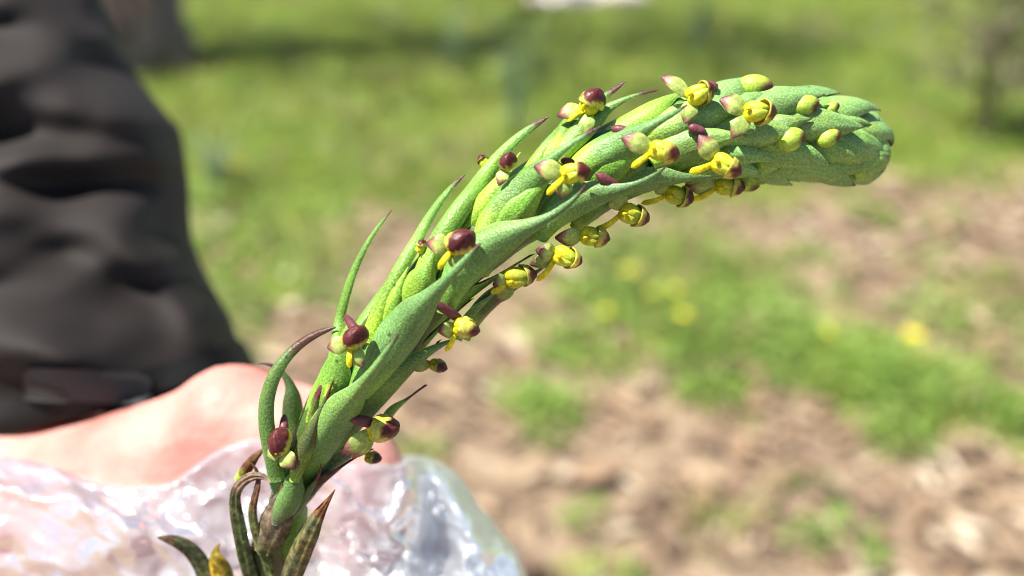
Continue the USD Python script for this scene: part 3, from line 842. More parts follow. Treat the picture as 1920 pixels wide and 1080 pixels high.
def bract(pts, hw, prof='ac', wrap=1.25, lift=(-.003, .0012), tip=.93, mid=GREEN, base=PALE, tipc=PURPLE, name='bract', depth=None, face=None, keel=.10, seed=0, edgec=(.34, .46, .17), label=None, mat='bract_look', dz=0, flute=.0, pale_to=.34, twist=0., streak=0.):
    """A bract or leaf: a channelled sheet that wraps inwards, along a line over the spike."""
    n, m = 34, 17
    s = spline(np.array(pts, float), n)
    t = np.linspace(0, 1, n)
    d, nn, _ = surface(s)
    if depth is not None:
        d = np.interp(t, np.linspace(0, 1, len(depth)), depth)
    nz = np.clip(nn @ TOW, .15, 1)
    if depth is None:
        d = d - (lift[0] + (lift[1] - lift[0]) * sm(0, .8, t)) * nz
    d = d - dz
    if prof == 'fat' and depth is None:
        d = d + .0012 * nz
    if prof == 'ac' and depth is None:
        d = d - .0042 * sm(.35, .95, t) * nz
    for _ in range(3):
        d[1:-1] = (d[:-2] + 2 * d[1:-1] + d[2:]) / 4
    c = P(s[:, 0], s[:, 1], d)
    T = unit(np.gradient(c, axis=0))
    if face is not None:
        nn = np.broadcast_to(unit(face[0] * RIGHT + face[1] * UP + face[2] * TOW), nn.shape)
    for _ in range(6):
        nn = unit(np.vstack([nn[:1], (nn[:-2] + 2 * nn[1:-1] + nn[2:]) / 4, nn[-1:]]))
    nn = unit(nn - T * (nn * T).sum(1, keepdims=True))
    S = np.cross(T, nn)
    if twist:
        a = (twist * t)[:, None]
        nn, S = nn * np.cos(a) + S * np.sin(a), S * np.cos(a) - nn * np.sin(a)
    w = hw * PROF[prof](t) * d / F
    phi = wrap * 1.3 * (1.12 - .35 * sm(.35, 1, t))
    if name == 'bract':
        w = w * {'fat': .86, 'ac': .90}.get(prof, .95)
    r_ = w / np.sin(np.minimum(phi, 1.5))
    u = np.linspace(-1, 1, m)
    ang = phi[:, None] * u[None]
    inw = r_[:, None] * (1 - np.cos(ang)) + keel * w[:, None] * (np.abs(u) ** .7)[None] * .5
    pos = c[:, None] + S[:, None] * (r_[:, None] * np.sin(ang))[..., None] - nn[:, None] * inw[..., None]
    rn = meshkit.fbm(np.stack([t[:, None] * 7 + seed + 0 * ang, u[None] * 2.2 + 0 * t[:, None], 0 * ang + seed * .37], -1), 3, seed)
    pos = pos + nn[:, None] * ((rn - .5) * .10 * w[:, None])[..., None]
    if flute:
        pos = pos + nn[:, None] * (flute * w[:, None] * np.cos(u * 9)[None])[..., None]
    crease = -.075 * np.exp(-(u / .10) ** 2) + .014 * np.cos(u * 22)
    pos = pos + nn[:, None] * (crease[None] * w[:, None] * sm(.02, .2, t)[:, None])[..., None]
    out = unit(S[:, None] * np.sin(ang)[..., None] + nn[:, None] * np.cos(ang)[..., None])
    tt = np.broadcast_to(t[:, None], (n, m))
    uu = np.broadcast_to(np.abs(u)[None], (n, m))
    col = mixc(base, mid, sm(.02, pale_to, tt + .25 * (rn - .5) - .10 * (uu - .4)))
    col = mixc(col, np.array(mid) * np.array([.85, .9, 1.1]), sm(.4, .85, tt) * .7)
    col = mixc(col, np.array(mid) * 1.25, .25 * (np.cos(u * 26 + rn * 2) > .72))
    col = col * (1 - .16 * np.exp(-(u / .07) ** 2) + .07 * np.cos(u * 22))[None, :, None]
    col = mixc(col, np.array(col) * np.array([1.35, 1.12, .7]), .55 * sm(.5, .8, meshkit.fbm(np.stack([tt * 3 + seed * 1.7, uu * 1.5, 0 * tt + seed], -1), 2, seed + 3)))
    if streak:
        col = mixc(col, tipc, streak * sm(.45, .7, rn + .15 * uu))
    if edgec is not None:
        col = mixc(col, edgec, sm(.90, .98, uu) * sm(.05, .4, tt) * (1 - sm(.8, .95, tt)) * .7 if name == 'bract' else 0 * tt)
    col = mixc(col, tipc, sm(tip - .05, tip + .03, tt + .05 * (rn - .5)))
    mesh = shell(pos, out, .00032, n, m, col)
    return put(name, mesh[:2], mat, spike, col=mesh[2], label=label)


def ovary(p0, p1, hw, sink, col=(.20, .34, .045), parent=None, d0=None):
    """The swollen green ovary lying between the bracts, from one pixel to another."""
    s = spline(np.array([p0, p1], float), 14)
    d, nn, _ = surface(s)
    t = np.linspace(0, 1, 14)
    w = hw * np.sqrt(np.clip(1 - (2 * t - 1) ** 4, .02, 1)) * d / F
    c = P(s[:, 0], s[:, 1], d + sink)
    v, f = tube(c, w, 18)
    cl = mixc(col, np.array(col) * np.array([.8, .9, 1]), t)
    return (v, f, np.vstack([np.repeat(cl, 18, 0), cl[:1], cl[-1:]]))


YEL, LEMON, MAROON, CREAM = (.74, .70, .016), (.52, .66, .07), (.095, .018, .020), (.50, .62, .16)


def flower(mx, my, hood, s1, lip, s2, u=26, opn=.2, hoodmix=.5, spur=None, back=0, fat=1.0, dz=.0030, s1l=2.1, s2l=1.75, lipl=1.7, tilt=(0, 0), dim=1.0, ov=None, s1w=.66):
    """One flower: petals in the middle, hood, two lateral sepals, lip, spur and ovary. Angles in degrees as seen, 0 to the right, 90 up; None leaves a piece out."""
    (d,), (n,), ax = surface([(mx, my)])
    d = d - dz + back
    vr = np.random.default_rng(int(mx * 7 + my))
    u = 1.04 * u * vr.uniform(.94, 1.08); opn = opn + vr.uniform(-.05, .08); fat = fat * vr.uniform(.92, 1.05)
    f_ = unit(n * .45 + TOW * .75 + tilt[0] * RIGHT + tilt[1] * UP)
    U = u * d / F
    c = P(mx, my, d)

    def vec(a):
        a = math.radians(a)
        v = math.cos(a) * RIGHT + math.sin(a) * UP
        return unit(v - f_ * (v @ f_) * .8)
    h = vec(hood); side = unit(np.cross(h, f_))
    # petals: two swollen yellow lobes with a cleft between them
    el = []
    th_, ph_ = np.meshgrid(np.linspace(0, np.pi, 13), np.linspace(0, 2 * np.pi, 20, endpoint=False), indexing='ij')
    dirs = np.stack([np.sin(th_) * np.cos(ph_), np.sin(th_) * np.sin(ph_), np.cos(th_)], -1)
    fr = np.stack([side, h, f_], 0)
    for sg in (-1, 1):
        q_ = dirs * np.array([.46, .80, .62]) + np.array([sg * .17, .38, .20])
        q_[..., 0] *= 1 - .22 * np.clip(dirs[..., 1], -1, 1)
        q_[..., 1] += .16 * np.clip(dirs[..., 2], 0, 1) ** 2
        q_ = q_ * (1 + .05 * (meshkit.fbm(dirs * 2.2 + mx + sg, 2, 6) - .5))[..., None]
        v = c + U * (q_ @ fr)
        cl = mixc(YEL, LEMON, sm(-.4, .7, dirs[..., 1] * .7 + dirs[..., 2] * .5))
        el.append((v.reshape(-1, 3), tri(grid_faces(13, 20, True)), cl.reshape(-1, 3)))
    q_ = dirs * np.array([.13, .18, .14]) + np.array([0, -.22, .74])
    el.append(((c + U * (q_ @ fr)).reshape(-1, 3), tri(grid_faces(13, 20, True)), np.broadcast_to(np.array(YEL) * [1, .9, 1], (260, 3))))
    if ov is not None:
        el.append(ovary((ov[0], ov[1]), (mx + .2 * (ov[0] - mx), my + .2 * (ov[1] - my)), ov[2], ov[3] if len(ov) > 3 else .0042))
    v, f, cl = join(el)
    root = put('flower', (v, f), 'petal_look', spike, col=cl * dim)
    # hood: a helmet, open below
    a_ = unit(np.array([0, 1.0, 2.2 * opn - .22]))
    e1 = unit(np.cross(a_, [1.0, 0, 0])); e0 = np.cross(e1, a_)
    pol, azi = np.meshgrid(np.linspace(0, math.radians(80 if opn < .3 else 98), 13), np.linspace(0, 2 * np.pi, 26, endpoint=False), indexing='ij')
    sd = np.sin(pol)[..., None] * (np.cos(azi)[..., None] * e0 + np.sin(azi)[..., None] * e1) + np.cos(pol)[..., None] * a_
    q_ = sd * np.array([.84, .95, .82 if opn < .3 else .92]) * fat + np.array([0, .54 if opn < .3 else .46, .16])
    q_ = q_ + (a_ * .75 + np.array([0, .25, -.1])) * (.05 * np.clip(np.cos(pol), 0, 1) ** 3)[..., None]
    keel_ = np.exp(-(q_[..., 0] / .16) ** 2) * np.clip(np.cos(pol * .8), 0, 1)
    q_ = q_ + sd * (.07 * keel_ + .16 * (meshkit.fbm(sd * 2.6 + mx, 3, 8) - .5) - .10 * np.cos(azi * 2 + .6) * np.sin(pol) ** 2)[..., None]
    q_ = q_ + sd * (.10 * np.clip(pol - 1.2, 0, 1))[..., None]
    rim = sm(.55, .95, pol / math.radians(92))
    nz_ = meshkit.fbm(sd * 3 + mx, 2, 5)
    ch = mixc(MAROON, (.62, .60, .10), sm(.94 - hoodmix * .72, 1.08 - hoodmix * .72, pol / 1.5 + .5 * (nz_ - .5) + .12 * np.cos(azi * 2)))
    bl = sm(.94 - hoodmix * .72, 1.08 - hoodmix * .72, pol / 1.5 + .5 * (nz_ - .5) + .12 * np.cos(azi * 2))
    ch = mixc(ch, (.36, .12, .03), 2.4 * bl * (1 - bl))
    ch = mixc(ch, (.30, .05, .045), .35 * (np.cos(azi * 9 + 2 * nz_) > .6) * (1 - bl))
    vo = (c + U * (q_ @ fr)).reshape(-1, 3)
    vi = (c + U * (((q_ - sd * .09)) @ fr)).reshape(-1, 3)
    K = 13 * 26
    last = 12 * 26 + np.arange(26); l2 = 12 * 26 + (np.arange(26) + 1) % 26
    ff_ = np.vstack([grid_faces(13, 26, True), grid_faces(13, 26, True)[:, ::-1] + K, np.stack([last, last + K, l2 + K, l2], 1)])
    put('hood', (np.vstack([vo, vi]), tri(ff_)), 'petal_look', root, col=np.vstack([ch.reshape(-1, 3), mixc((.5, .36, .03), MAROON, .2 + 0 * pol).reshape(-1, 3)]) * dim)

    def leaf(name, a, L, wd, arch, tipcol, tipat, colr, start=.25, cup=.6, drop=.0, round_=False):
        v_ = vec(a)
        nn, mm = 16, 9
        t = np.linspace(0, 1, nn)
        pr = (np.sin(np.pi * np.clip(.12 + .86 * t, 0, 1)) ** .75 if not round_ else np.sqrt(np.clip(1 - np.clip((t - .78) / .22, 0, 1) ** 2, .02, 1)) * (.72 + .35 * t))
        line = c + U * (v_ * (start + L * t)[:, None] + f_ * (arch * np.sin(t * np.pi * .9) - drop * t * t + .05)[:, None])
        T = unit(np.gradient(line, axis=0)); sd_ = np.cross(T, f_); sd_ = unit(sd_); no = np.cross(sd_, T)
        uu = np.linspace(-1, 1, mm)
        pos = line[:, None] + sd_[:, None] * (U * wd * pr[:, None] * np.sin(uu * 1.35)[None] / .976)[..., None] - no[:, None] * (U * wd * cup * pr[:, None] * (1 - np.cos(uu * 1.35))[None])[..., None]
        tt = np.broadcast_to(t[:, None], (nn, mm)); ua = np.broadcast_to(np.abs(uu)[None], (nn, mm))
        vein = .86 + .14 * (np.cos(uu * 8) > 0)[None]
        if tipat < 2:
            e_ = tt + .16 * (ua - .5) + .10 * (meshkit.fbm(np.stack([tt * 5, ua * 3, 0 * tt + mx], -1), 2, 3) - .5)
            cl_ = mixc(np.array(colr) * vein[..., None], (.36, .15, .12), sm(tipat - .2, tipat, e_))
            cl_ = mixc(cl_, tipcol, sm(tipat - .05, tipat + .2, e_))
        else:
            cl_ = np.broadcast_to(np.array(colr, float), tt.shape + (3,))
        me = shell(pos, np.broadcast_to(no[:, None], pos.shape), U * .10, nn, mm, cl_)
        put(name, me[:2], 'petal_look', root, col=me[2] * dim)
    if s1 is not None:
        leaf('lateral_sepal', s1, s1l, s1w, .42, (.11, .026, .036), .76, CREAM, .2, .38, .15)
    if s2 is not None:
        leaf('lateral_sepal', s2, s2l, .56, .25, (.13, .045, .05), .86, (.40, .54, .12), .2, .4, .2)
    if lip is not None:
        leaf('lip', lip, lipl, .22, .45, YEL, 3, (.82, .74, .014), .2, .5, .0, True)
    if spur is not None:
        s = spline(np.array(spur, float), 8)
        dd, _, _ = surface(s)
        cc_ = P(s[:, 0], s[:, 1], dd - .0012 + back * .5)
        v, f = tube(cc_, np.array([.30, .33, .33, .32, .30, .27, .22, .10]) * U * 1.05, 10)
        put('spur', (v, f), 'petal_look', root, col=np.array((.17, .05, .06)) * dim)
    return root


def bud(px, py, r_, ang, purple=.6, dz=.001, back=0, L=1.25, label=None):
    (d,), (n,), _ = surface([(px, py)])
    d = d - .0002 + back
    r_ = r_ * 1.08
    U = r_ * d / F
    a = math.radians(ang)
    ax_ = unit(math.cos(a) * RIGHT + math.sin(a) * UP + .25 * TOW)
    s_ = unit(np.cross(ax_, TOW)); o_ = np.cross(s_, ax_)
    th_, ph_ = np.meshgrid(np.linspace(0, np.pi, 16), np.linspace(0, 2 * np.pi, 24, endpoint=False), indexing='ij')
    dirs = np.stack([np.sin(th_) * np.cos(ph_), np.sin(th_) * np.sin(ph_), np.cos(th_)], -1)
    q_ = dirs * np.array([1, .95, L])
    q_[..., 2] += .14 * np.clip(dirs[..., 2], 0, 1) ** 4
    q_ = q_ * (1 - .05 * np.exp(-(np.sin(ph_ * 1.5) / .25) ** 2) * np.sin(th_))[..., None]
    v = P(px, py, d) + U * (q_ @ np.stack([s_, o_, ax_], 0))
    cl = mixc((.44, .62, .08), (.13, .035, .03), sm(1.02 - purple, 1.22 - purple * .55, dirs[..., 2] + .25 * dirs[..., 0] + .12 * np.sin(ph_ * 2)))
    cl = mixc(cl, (.40, .30, .03), .35 * (np.abs(np.sin(ph_ * 1.5)) < .16) * np.sin(th_))
    return put('bud', (v.reshape(-1, 3), tri(grid_faces(16, 24, True))), 'petal_look', spike, col=cl.reshape(-1, 3))


# --- bracts behind and around, in a spiral (mostly hidden; they close the back and the gaps)
ga = math.radians(137.5)
for i in range(64):
    s0 = 150 + (462 - 150) * (i / 64) ** .92
    k0 = int(s0)
    a = i * ga
    facing = math.cos(a)                       # 1 towards the camera, -1 away
    tipzone = sm(1390, 1480, axd[k0, 0])
    if (facing > .15 and tipzone < .5) or tipzone > .6:
        continue
    calm = sm(1080, 1300, axd[k0, 0])
    L = int(70 * (1 - .60 * tipzone) * (1 - .3 * calm * (1 - tipzone)))
    kk = np.clip(np.array([k0 - L * .25, k0 + L * .15, k0 + L * .5, k0 + L * .9]).astype(int), 0, 499)
    rad_f = np.array([.55, .74, .82, .90]) + calm * np.array([0, -.04, -.08, -.20])
    if tipzone > .5:
        rad_f = np.array([.78, .96, .99, .90])
    pp = P(axd[kk, 0], axd[kk, 1], axd[kk, 3])
    Rm = axd[kk, 2] * axd[kk, 3] / F
    nl = axn[kk, :1] * RIGHT - axn[kk, 1:] * UP
    nv = nl * math.sin(a) + TOW * math.cos(a)
    w3 = pp + nv * (Rm * rad_f)[:, None]
    qx, qy, qd = pix(w3)
    nm = nv.mean(0)
    bract(np.stack([qx, qy], 1), 33 * (.9 - .1 * tipzone) * min(1, axd[k0, 2] / 88 + .1), 'ov' if tipzone > .5 else 'ac', 1.2, depth=qd, face=(nm @ RIGHT, nm @ UP, nm @ TOW), seed=100 + i, tip=1.2 if tipzone > .3 else .95, mid=(.15, .29, .085) if tipzone > .5 else GREEN, pale_to=.2)

# --- the young pointed bracts packed round the tip
for i in range(22):
    k0 = int(386 + 96 * (i / 22) ** .9)
    a = i * ga + .4
    R0 = axd[k0, 2]
    L = 20 + 24 * (R0 / 90) ** 1.5
    kk = np.clip(np.array([k0 - L * .3, k0 + L * .1, k0 + L * .45, k0 + L * .75]).astype(int), 0, 499)
    nv = (axn[kk, :1] * RIGHT - axn[kk, 1:] * UP) * math.sin(a) + TOW * math.cos(a)
    w3 = P(axd[kk, 0], axd[kk, 1], axd[kk, 3]) + nv * (np.array([.62, .93, 1.08, 1.05]) * np.minimum(R0, axd[kk, 2] * 1.12 + 6) * .152 / F)[:, None]
    qx, qy, qd = pix(w3)
    nm = nv.mean(0)
    bract(np.stack([qx, qy], 1), 15 + 25 * R0 / 90, 'ov', 1.3, depth=qd, face=(nm @ RIGHT, nm @ UP, nm @ TOW), seed=200 + i, tip=.99 if i % 3 else .96, mid=(.235, .42, .115), base=(.32, .52, .10), pale_to=.5)

# --- bracts as the photograph shows them: base ... tip in pixels, half width
# long ones on the upper left outline
bract([(612, 745), (622, 650), (655, 520), (700, 435), (735, 393)], 13, 'strip', .9, tip=.95, seed=1, face=(-.45, .3, .85), streak=.12, lift=(-.001, .0))
bract([(680, 640), (712, 560), (770, 455), (825, 372), (872, 326)], 19, 'strip', 1.0, tip=.93, seed=2, face=(-.45, .35, .8), dz=.0015, streak=.10, lift=(-.002, .0))
bract([(775, 545), (800, 470), (880, 350), (950, 270), (1028, 219)], 25, 'strip', 1.1, tip=.93, seed=3, face=(-.45, .4, .8), dz=.0015, streak=.06, lift=(-.002, .0))
bract([(985, 330), (1040, 250), (1100, 200), (1172, 152)], 17, 'strip', 1.0, tip=.86, seed=4, face=(-.3, .5, .8), dz=.001, lift=(-.004, -.002))
bract([(1040, 300), (1090, 232), (1160, 188), (1235, 168)], 26, 'ac', 1.0, tip=.86, seed=5, face=(-.2, .5, .85), dz=.001, mid=(0.188, 0.331, 0.069))
# broad yellowish ones between
bract([(560, 850), (588, 760), (622, 665), (655, 600)], 52, 'fat', 1.2, tip=1.2, seed=6, mid=(0.199, 0.386, 0.051))
bract([(655, 720), (690, 640), (730, 560), (765, 500)], 36, 'fat', 1.2, tip=1.2, seed=7, mid=(0.289, 0.510, 0.051))
bract([(735, 625), (758, 565), (790, 510), (815, 468)], 44, 'fat', 1.3, tip=1.2, seed=8, mid=(0.260, 0.495, 0.057), lift=(-.001, .0022))
bract([(835, 470), (880, 400), (930, 335), (975, 285)], 33, 'fat', 1.2, tip=1.2, seed=9, mid=(0.305, 0.510, 0.051), edgec=(.55, .50, .36))
bract([(985, 335), (1020, 275), (1062, 222), (1085, 205)], 42, 'fat', 1.2, tip=1.2, seed=10, mid=(0.336, 0.525, 0.051))
bract([(905, 520), (935, 440), (985, 370), (1045, 318)], 44, 'fat', 1.3, tip=1.2, seed=11, mid=(0.229, 0.479, 0.051), lift=(-.001, .002))
bract([(1085, 400), (1130, 330), (1185, 287), (1225, 268)], 42, 'fat', 1.3, tip=1.2, seed=12, mid=(0.213, 0.448, 0.051), lift=(-.001, .0015))
bract([(1130, 265), (1180, 220), (1240, 183), (1290, 172)], 40, 'fat', 1.2, tip=1.2, seed=13, mid=(0.275, 0.479, 0.051))
bract([(1265, 265), (1310, 225), (1365, 200), (1400, 198)], 36, 'fat', 1.25, tip=1.2, seed=14, mid=(0.229, 0.432, 0.062), lift=(-.002, .001))
bract([(1235, 335), (1290, 295), (1345, 285)], 38, 'fat', 1.25, tip=1.2, seed=15, mid=(0.199, 0.402, 0.051), lift=(-.002, .0005))
# front ones with tips that stand clear
bract([(568, 925), (598, 850), (650, 770), (705, 690), (748, 626)], 42, 'ac', 1.2, tip=.955, seed=20, mid=GREY, base=GREEN, lift=(-.001, .0035))
bract([(672, 745), (715, 680), (775, 600), (835, 530), (901, 456)], 45, 'ac', 1.25, tip=.955, seed=21, mid=GREY, base=(0.188, 0.386, 0.052), lift=(0, .0035))
bract([(842, 590), (880, 510), (950, 455), (1030, 412), (1098, 348)], 43, 'ac', 1.3, tip=.95, seed=22, mid=GREY, base=(0.200, 0.414, 0.057), lift=(0, .0032))
bract([(905, 445), (965, 350), (1040, 285), (1126, 236)], 40, 'ac', 1.2, tip=.90, seed=23, mid=(0.144, 0.304, 0.069), lift=(-.001, .003))
bract([(1020, 455), (1085, 395), (1165, 362), (1250, 312)], 36, 'ac', 1.25, tip=.95, seed=24, mid=GREY, base=GREEN, lift=(0, .003))
bract([(1075, 330), (1140, 272), (1210, 235), (1288, 196)], 40, 'ac', 1.2, tip=.95, seed=25, mid=(0.144, 0.304, 0.069), lift=(-.001, .003))
bract([(1225, 310), (1275, 282), (1335, 262), (1402, 254)], 38, 'fat', 1.2, tip=.985, seed=26, mid=(0.202, 0.380, 0.100), lift=(-.0005, .0028))
bract([(1150, 385), (1230, 352), (1300, 338), (1372, 334)], 32, 'ac', 1.1, tip=1.2, seed=27, mid=GREY, base=GREEN, lift=(-.001, .0015))
bract([(1300, 340), (1350, 308), (1405, 298), (1463, 304)], 30, 'fat', 1.1, tip=1.2, seed=28, mid=(0.200, 0.380, 0.100), lift=(-.001, .002))
bract([(1355, 205), (1395, 182), (1430, 172), (1452, 180)], 26, 'fat', 1.0, tip=.98, seed=29, mid=(0.210, 0.380, 0.100), lift=(-.001, .002))
bract([(1300, 195), (1350, 160), (1400, 148), (1432, 150)], 30, 'fat', 1.1, tip=1.2, seed=30, mid=(0.281, 0.473, 0.100), lift=(-.002, .001))
bract([(1400, 262), (1445, 238), (1490, 224), (1524, 222)], 32, 'fat', 1.1, tip=.97, seed=31, mid=(0.229, 0.394, 0.100), lift=(-.001, .0024))
bract([(1420, 205), (1460, 182), (1505, 172), (1538, 188)], 34, 'fat', 1.1, tip=.97, seed=32, mid=(0.245, 0.426, 0.100), lift=(-.001, .0015))
bract([(1425, 330), (1470, 300), (1510, 295), (1556, 312)], 36, 'fat', 1.1, tip=.985, seed=33, mid=(0.229, 0.410, 0.100), lift=(-.001, .0024))
bract([(1500, 300), (1545, 282), (1585, 290), (1618, 310)], 36, 'fat', 1.1, tip=.985, seed=34, mid=(0.245, 0.441, 0.100), lift=(-.001, .0022))
bract([(1500, 245), (1545, 220), (1590, 216), (1636, 234)], 36, 'fat', 1.1, tip=.985, seed=35, mid=(0.245, 0.441, 0.100), lift=(-.001, .0022))
bract([(1560, 262), (1600, 252), (1635, 262), (1662, 282)], 34, 'ov', 1.1, tip=.985, seed=36, mid=(0.216, 0.422, 0.100), lift=(-.001, .0018))
bract([(1500, 205), (1535, 186), (1570, 182), (1600, 200)], 26, 'ov', 1.1, tip=1.2, seed=37, mid=(0.230, 0.437, 0.100), lift=(-.001, .001))
bract([(1555, 330), (1595, 318), (1630, 312), (1655, 318)], 26, 'ov', 1.1, tip=1.2, seed=38, mid=(0.200, 0.380, 0.100), lift=(-.001, .001))
bract([(1432, 345), (1480, 330), (1530, 328), (1580, 338)], 30, 'ov', 1.1, tip=1.2, seed=46, mid=(0.200, 0.380, 0.100), lift=(-.001, .0015))
bract([(1360, 350), (1410, 338), (1455, 336), (1500, 342)], 30, 'ov', 1.1, tip=1.2, seed=47, mid=(0.200, 0.380, 0.100), lift=(-.001, .001))
bract([(1590, 322), (1620, 310), (1645, 300), (1663, 296)], 24, 'ov', 1.1, tip=1.2, seed=48, mid=(0.200, 0.380, 0.100), lift=(-.001, .001))
bract([(1590, 225), (1620, 228), (1645, 245), (1662, 268)], 26, 'ov', 1.1, tip=1.2, seed=49, mid=(0.200, 0.380, 0.100), lift=(-.001, .001))
bract([(1605, 338), (1632, 328), (1654, 315), (1668, 302)], 30, 'ov', 1.1, tip=1.2, seed=63, mid=(0.200, 0.380, 0.100), lift=(-.001, .001), depth=[.1575, .157, .157, .158])
bract([(1618, 326), (1642, 314), (1657, 301), (1667, 288)], 25, 'ov', 1.1, tip=1.2, seed=64, mid=(0.200, 0.380, 0.100), lift=(-.001, .001), depth=[.1565, .156, .1563, .157])
bract([(1640, 290), (1652, 287), (1664, 285), (1672, 285)], 14, 'ov', 1.1, tip=1.2, seed=62, mid=(0.200, 0.380, 0.100), lift=(-.001, .001), depth=[.158, .158, .159, .160])
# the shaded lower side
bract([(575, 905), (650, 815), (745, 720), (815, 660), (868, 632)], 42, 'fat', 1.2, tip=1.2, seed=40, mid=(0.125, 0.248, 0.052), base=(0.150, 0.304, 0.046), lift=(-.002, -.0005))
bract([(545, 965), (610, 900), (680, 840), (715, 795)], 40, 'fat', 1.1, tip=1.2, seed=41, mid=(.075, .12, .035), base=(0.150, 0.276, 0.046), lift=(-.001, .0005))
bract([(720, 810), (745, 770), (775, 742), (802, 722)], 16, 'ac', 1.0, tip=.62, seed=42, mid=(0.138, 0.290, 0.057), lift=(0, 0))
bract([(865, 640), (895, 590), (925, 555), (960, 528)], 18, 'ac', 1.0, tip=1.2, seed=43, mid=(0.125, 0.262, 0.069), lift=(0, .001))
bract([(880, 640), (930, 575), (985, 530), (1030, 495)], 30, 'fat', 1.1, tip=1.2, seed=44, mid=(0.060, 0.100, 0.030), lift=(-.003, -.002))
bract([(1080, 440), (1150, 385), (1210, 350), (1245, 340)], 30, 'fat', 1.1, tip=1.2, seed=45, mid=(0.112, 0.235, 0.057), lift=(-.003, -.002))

# --- leaves at the foot of the spike
bract([(508, 905), (493, 830), (490, 750), (520, 680), (570, 635), (630, 613)], 19, 'strip', .9, tip=.74, seed=50, mid=(0.125, 0.248, 0.057), base=(0.150, 0.304, 0.069), name='leaf', depth=[.152, .150, .149, .149, .150, .150], face=(-.4, .3, .8), keel=.5, streak=.12, tipc=(.10, .045, .03))
bract([(560, 840), (556, 775), (545, 720), (520, 690), (483, 682)], 21, 'ac', .9, tip=.80, seed=51, mid=(0.075, 0.125, 0.040), base=(0.125, 0.235, 0.046), name='leaf', depth=[.1585, .158, .157, .157, .157], face=(.5, .1, .8), keel=.4)
bract([(548, 905), (572, 830), (600, 770), (625, 712)], 17, 'ac', 1.0, tip=.80, seed=52, mid=(0.080, 0.130, 0.035), name='leaf', depth=[.149, .148, .1475, .147], face=(0, .2, .9), keel=.4, streak=.5, tipc=(.12, .03, .025))
bract([(512, 985), (530, 935), (548, 895), (556, 860)], 24, 'fat', 1.2, tip=1.2, seed=53, mid=(0.119, 0.228, 0.057), base=(0.110, 0.130, 0.070), name='leaf', depth=[.153, .151, .150, .150], face=(-.2, .2, .9), keel=.4)
bract([(520, 930), (512, 880), (508, 835), (512, 800)], 30, 'fat', 1.2, tip=1.2, seed=59, mid=(0.138, 0.290, 0.063), base=(0.138, 0.276, 0.057), name='leaf', depth=[.154, .153, .152, .1525], face=(-.3, .2, .9))
bract([(470, 1120), (448, 1040), (436, 970), (440, 915), (468, 893), (507, 905)], 20, 'strip', .5, tip=.72, seed=54, flute=.16, mid=(0.055, 0.085, 0.025), base=(0.070, 0.120, 0.030), name='leaf', depth=[.162, .159, .157, .156, .154, .152], face=(-.55, .2, .8), keel=.5, streak=.25, tipc=(.20, .13, .085), mat='dry_leaf_look', label='withered leaf folded over at its brown tip')
bract([(446, 905), (460, 878), (478, 856), (494, 842)], 12, 'strip', .9, tip=.3, seed=55, mid=(0.100, 0.055, 0.020), name='leaf', depth=[.158, .157, .156, .156], face=(0, .2, .9), tipc=(.14, .06, .02), mat='dry_leaf_look', label='brown withered leaf scrap')
bract([(400, 1130), (375, 1070), (345, 1025), (296, 1008)], 20, 'strip', .6, tip=.86, seed=56, flute=.12, mid=(0.060, 0.070, 0.025), base=(0.080, 0.110, 0.030), name='leaf', depth=[.168, .168, .167, .166], face=(-.3, .5, .8), keel=.4, streak=.5, tipc=(.09, .05, .025), mat='dry_leaf_look', label='short brown leaf arching left at the foot')
bract([(418, 1120), (408, 1080), (402, 1040), (412, 1018)], 22, 'fat', .9, tip=1.2, seed=57, mid=(0.420, 0.280, 0.020), base=(0.160, 0.100, 0.020), name='leaf', depth=[.167, .167, .166, .166], face=(-.2, .2, .9), streak=.5, tipc=(.16, .17, .03), mat='dry_leaf_look', label='yellowing leaf at the foot')
bract([(525, 1125), (548, 1050), (580, 985), (612, 940), (628, 918)], 23, 'fat', .8, tip=.74, seed=58, flute=.10, mid=(0.110, 0.120, 0.050), base=(0.100, 0.100, 0.055), name='leaf', depth=[.157, .155, .153, .151, .150], face=(-.25, .25, .9), keel=.4, streak=.35, tipc=(.17, .06, .018), mat='dry_leaf_look', label='folded leaf with a rust brown tip')
bract([(488, 1100), (495, 1020), (505, 960), (520, 925)], 34, 'fat', 1.2, tip=1.2, seed=60, mid=(.10, .12, .045), base=(.07, .10, .03), streak=.3, tipc=(.10, .06, .035), name='leaf', depth=[.161, .158, .155, .154], face=(-.2, .1, .95), keel=.3)
bract([(540, 1060), (545, 1000), (552, 950), (570, 910)], 30, 'fat', 1.2, tip=1.2, seed=61, mid=(0.138, 0.304, 0.040), base=(0.125, 0.248, 0.034), name='leaf', depth=[.160, .157, .155, .154], face=(.2, .1, .95), keel=.3)

bract([(556, 968), (606, 908), (655, 868), (702, 842)], 15, 'ac', .8, tip=.5, seed=65, mid=(.09, .05, .025), base=(.10, .09, .03), tipc=(.07, .025, .02), dz=.002, name='leaf', streak=.4, mat='dry_leaf_look', label='dark withered leaf under the lowest flowers')
bract([(486, 1040), (500, 990), (520, 950), (528, 905)], 34, 'fat', .8, tip=.8, seed=66, mid=(.15, .12, .08), base=(.08, .10, .03), tipc=(.12, .06, .03), name='leaf', depth=[.1560, .1540, .1525, .151], face=(-.3, .2, .9), streak=.4, flute=.08, mat='dry_leaf_look', label='dull grey brown leaf clasping the stem')
bract([(500, 1080), (478, 1010), (470, 950), (482, 900), (470, 868)], 13, 'strip', .7, tip=.6, seed=67, mid=(.09, .11, .035), base=(.08, .12, .03), tipc=(.11, .05, .025), name='leaf', depth=[.1585, .1565, .155, .154, .153], face=(-.5, .2, .8), streak=.35, flute=.1, mat='dry_leaf_look', label='narrow leaf curling brown at the left of the foot')
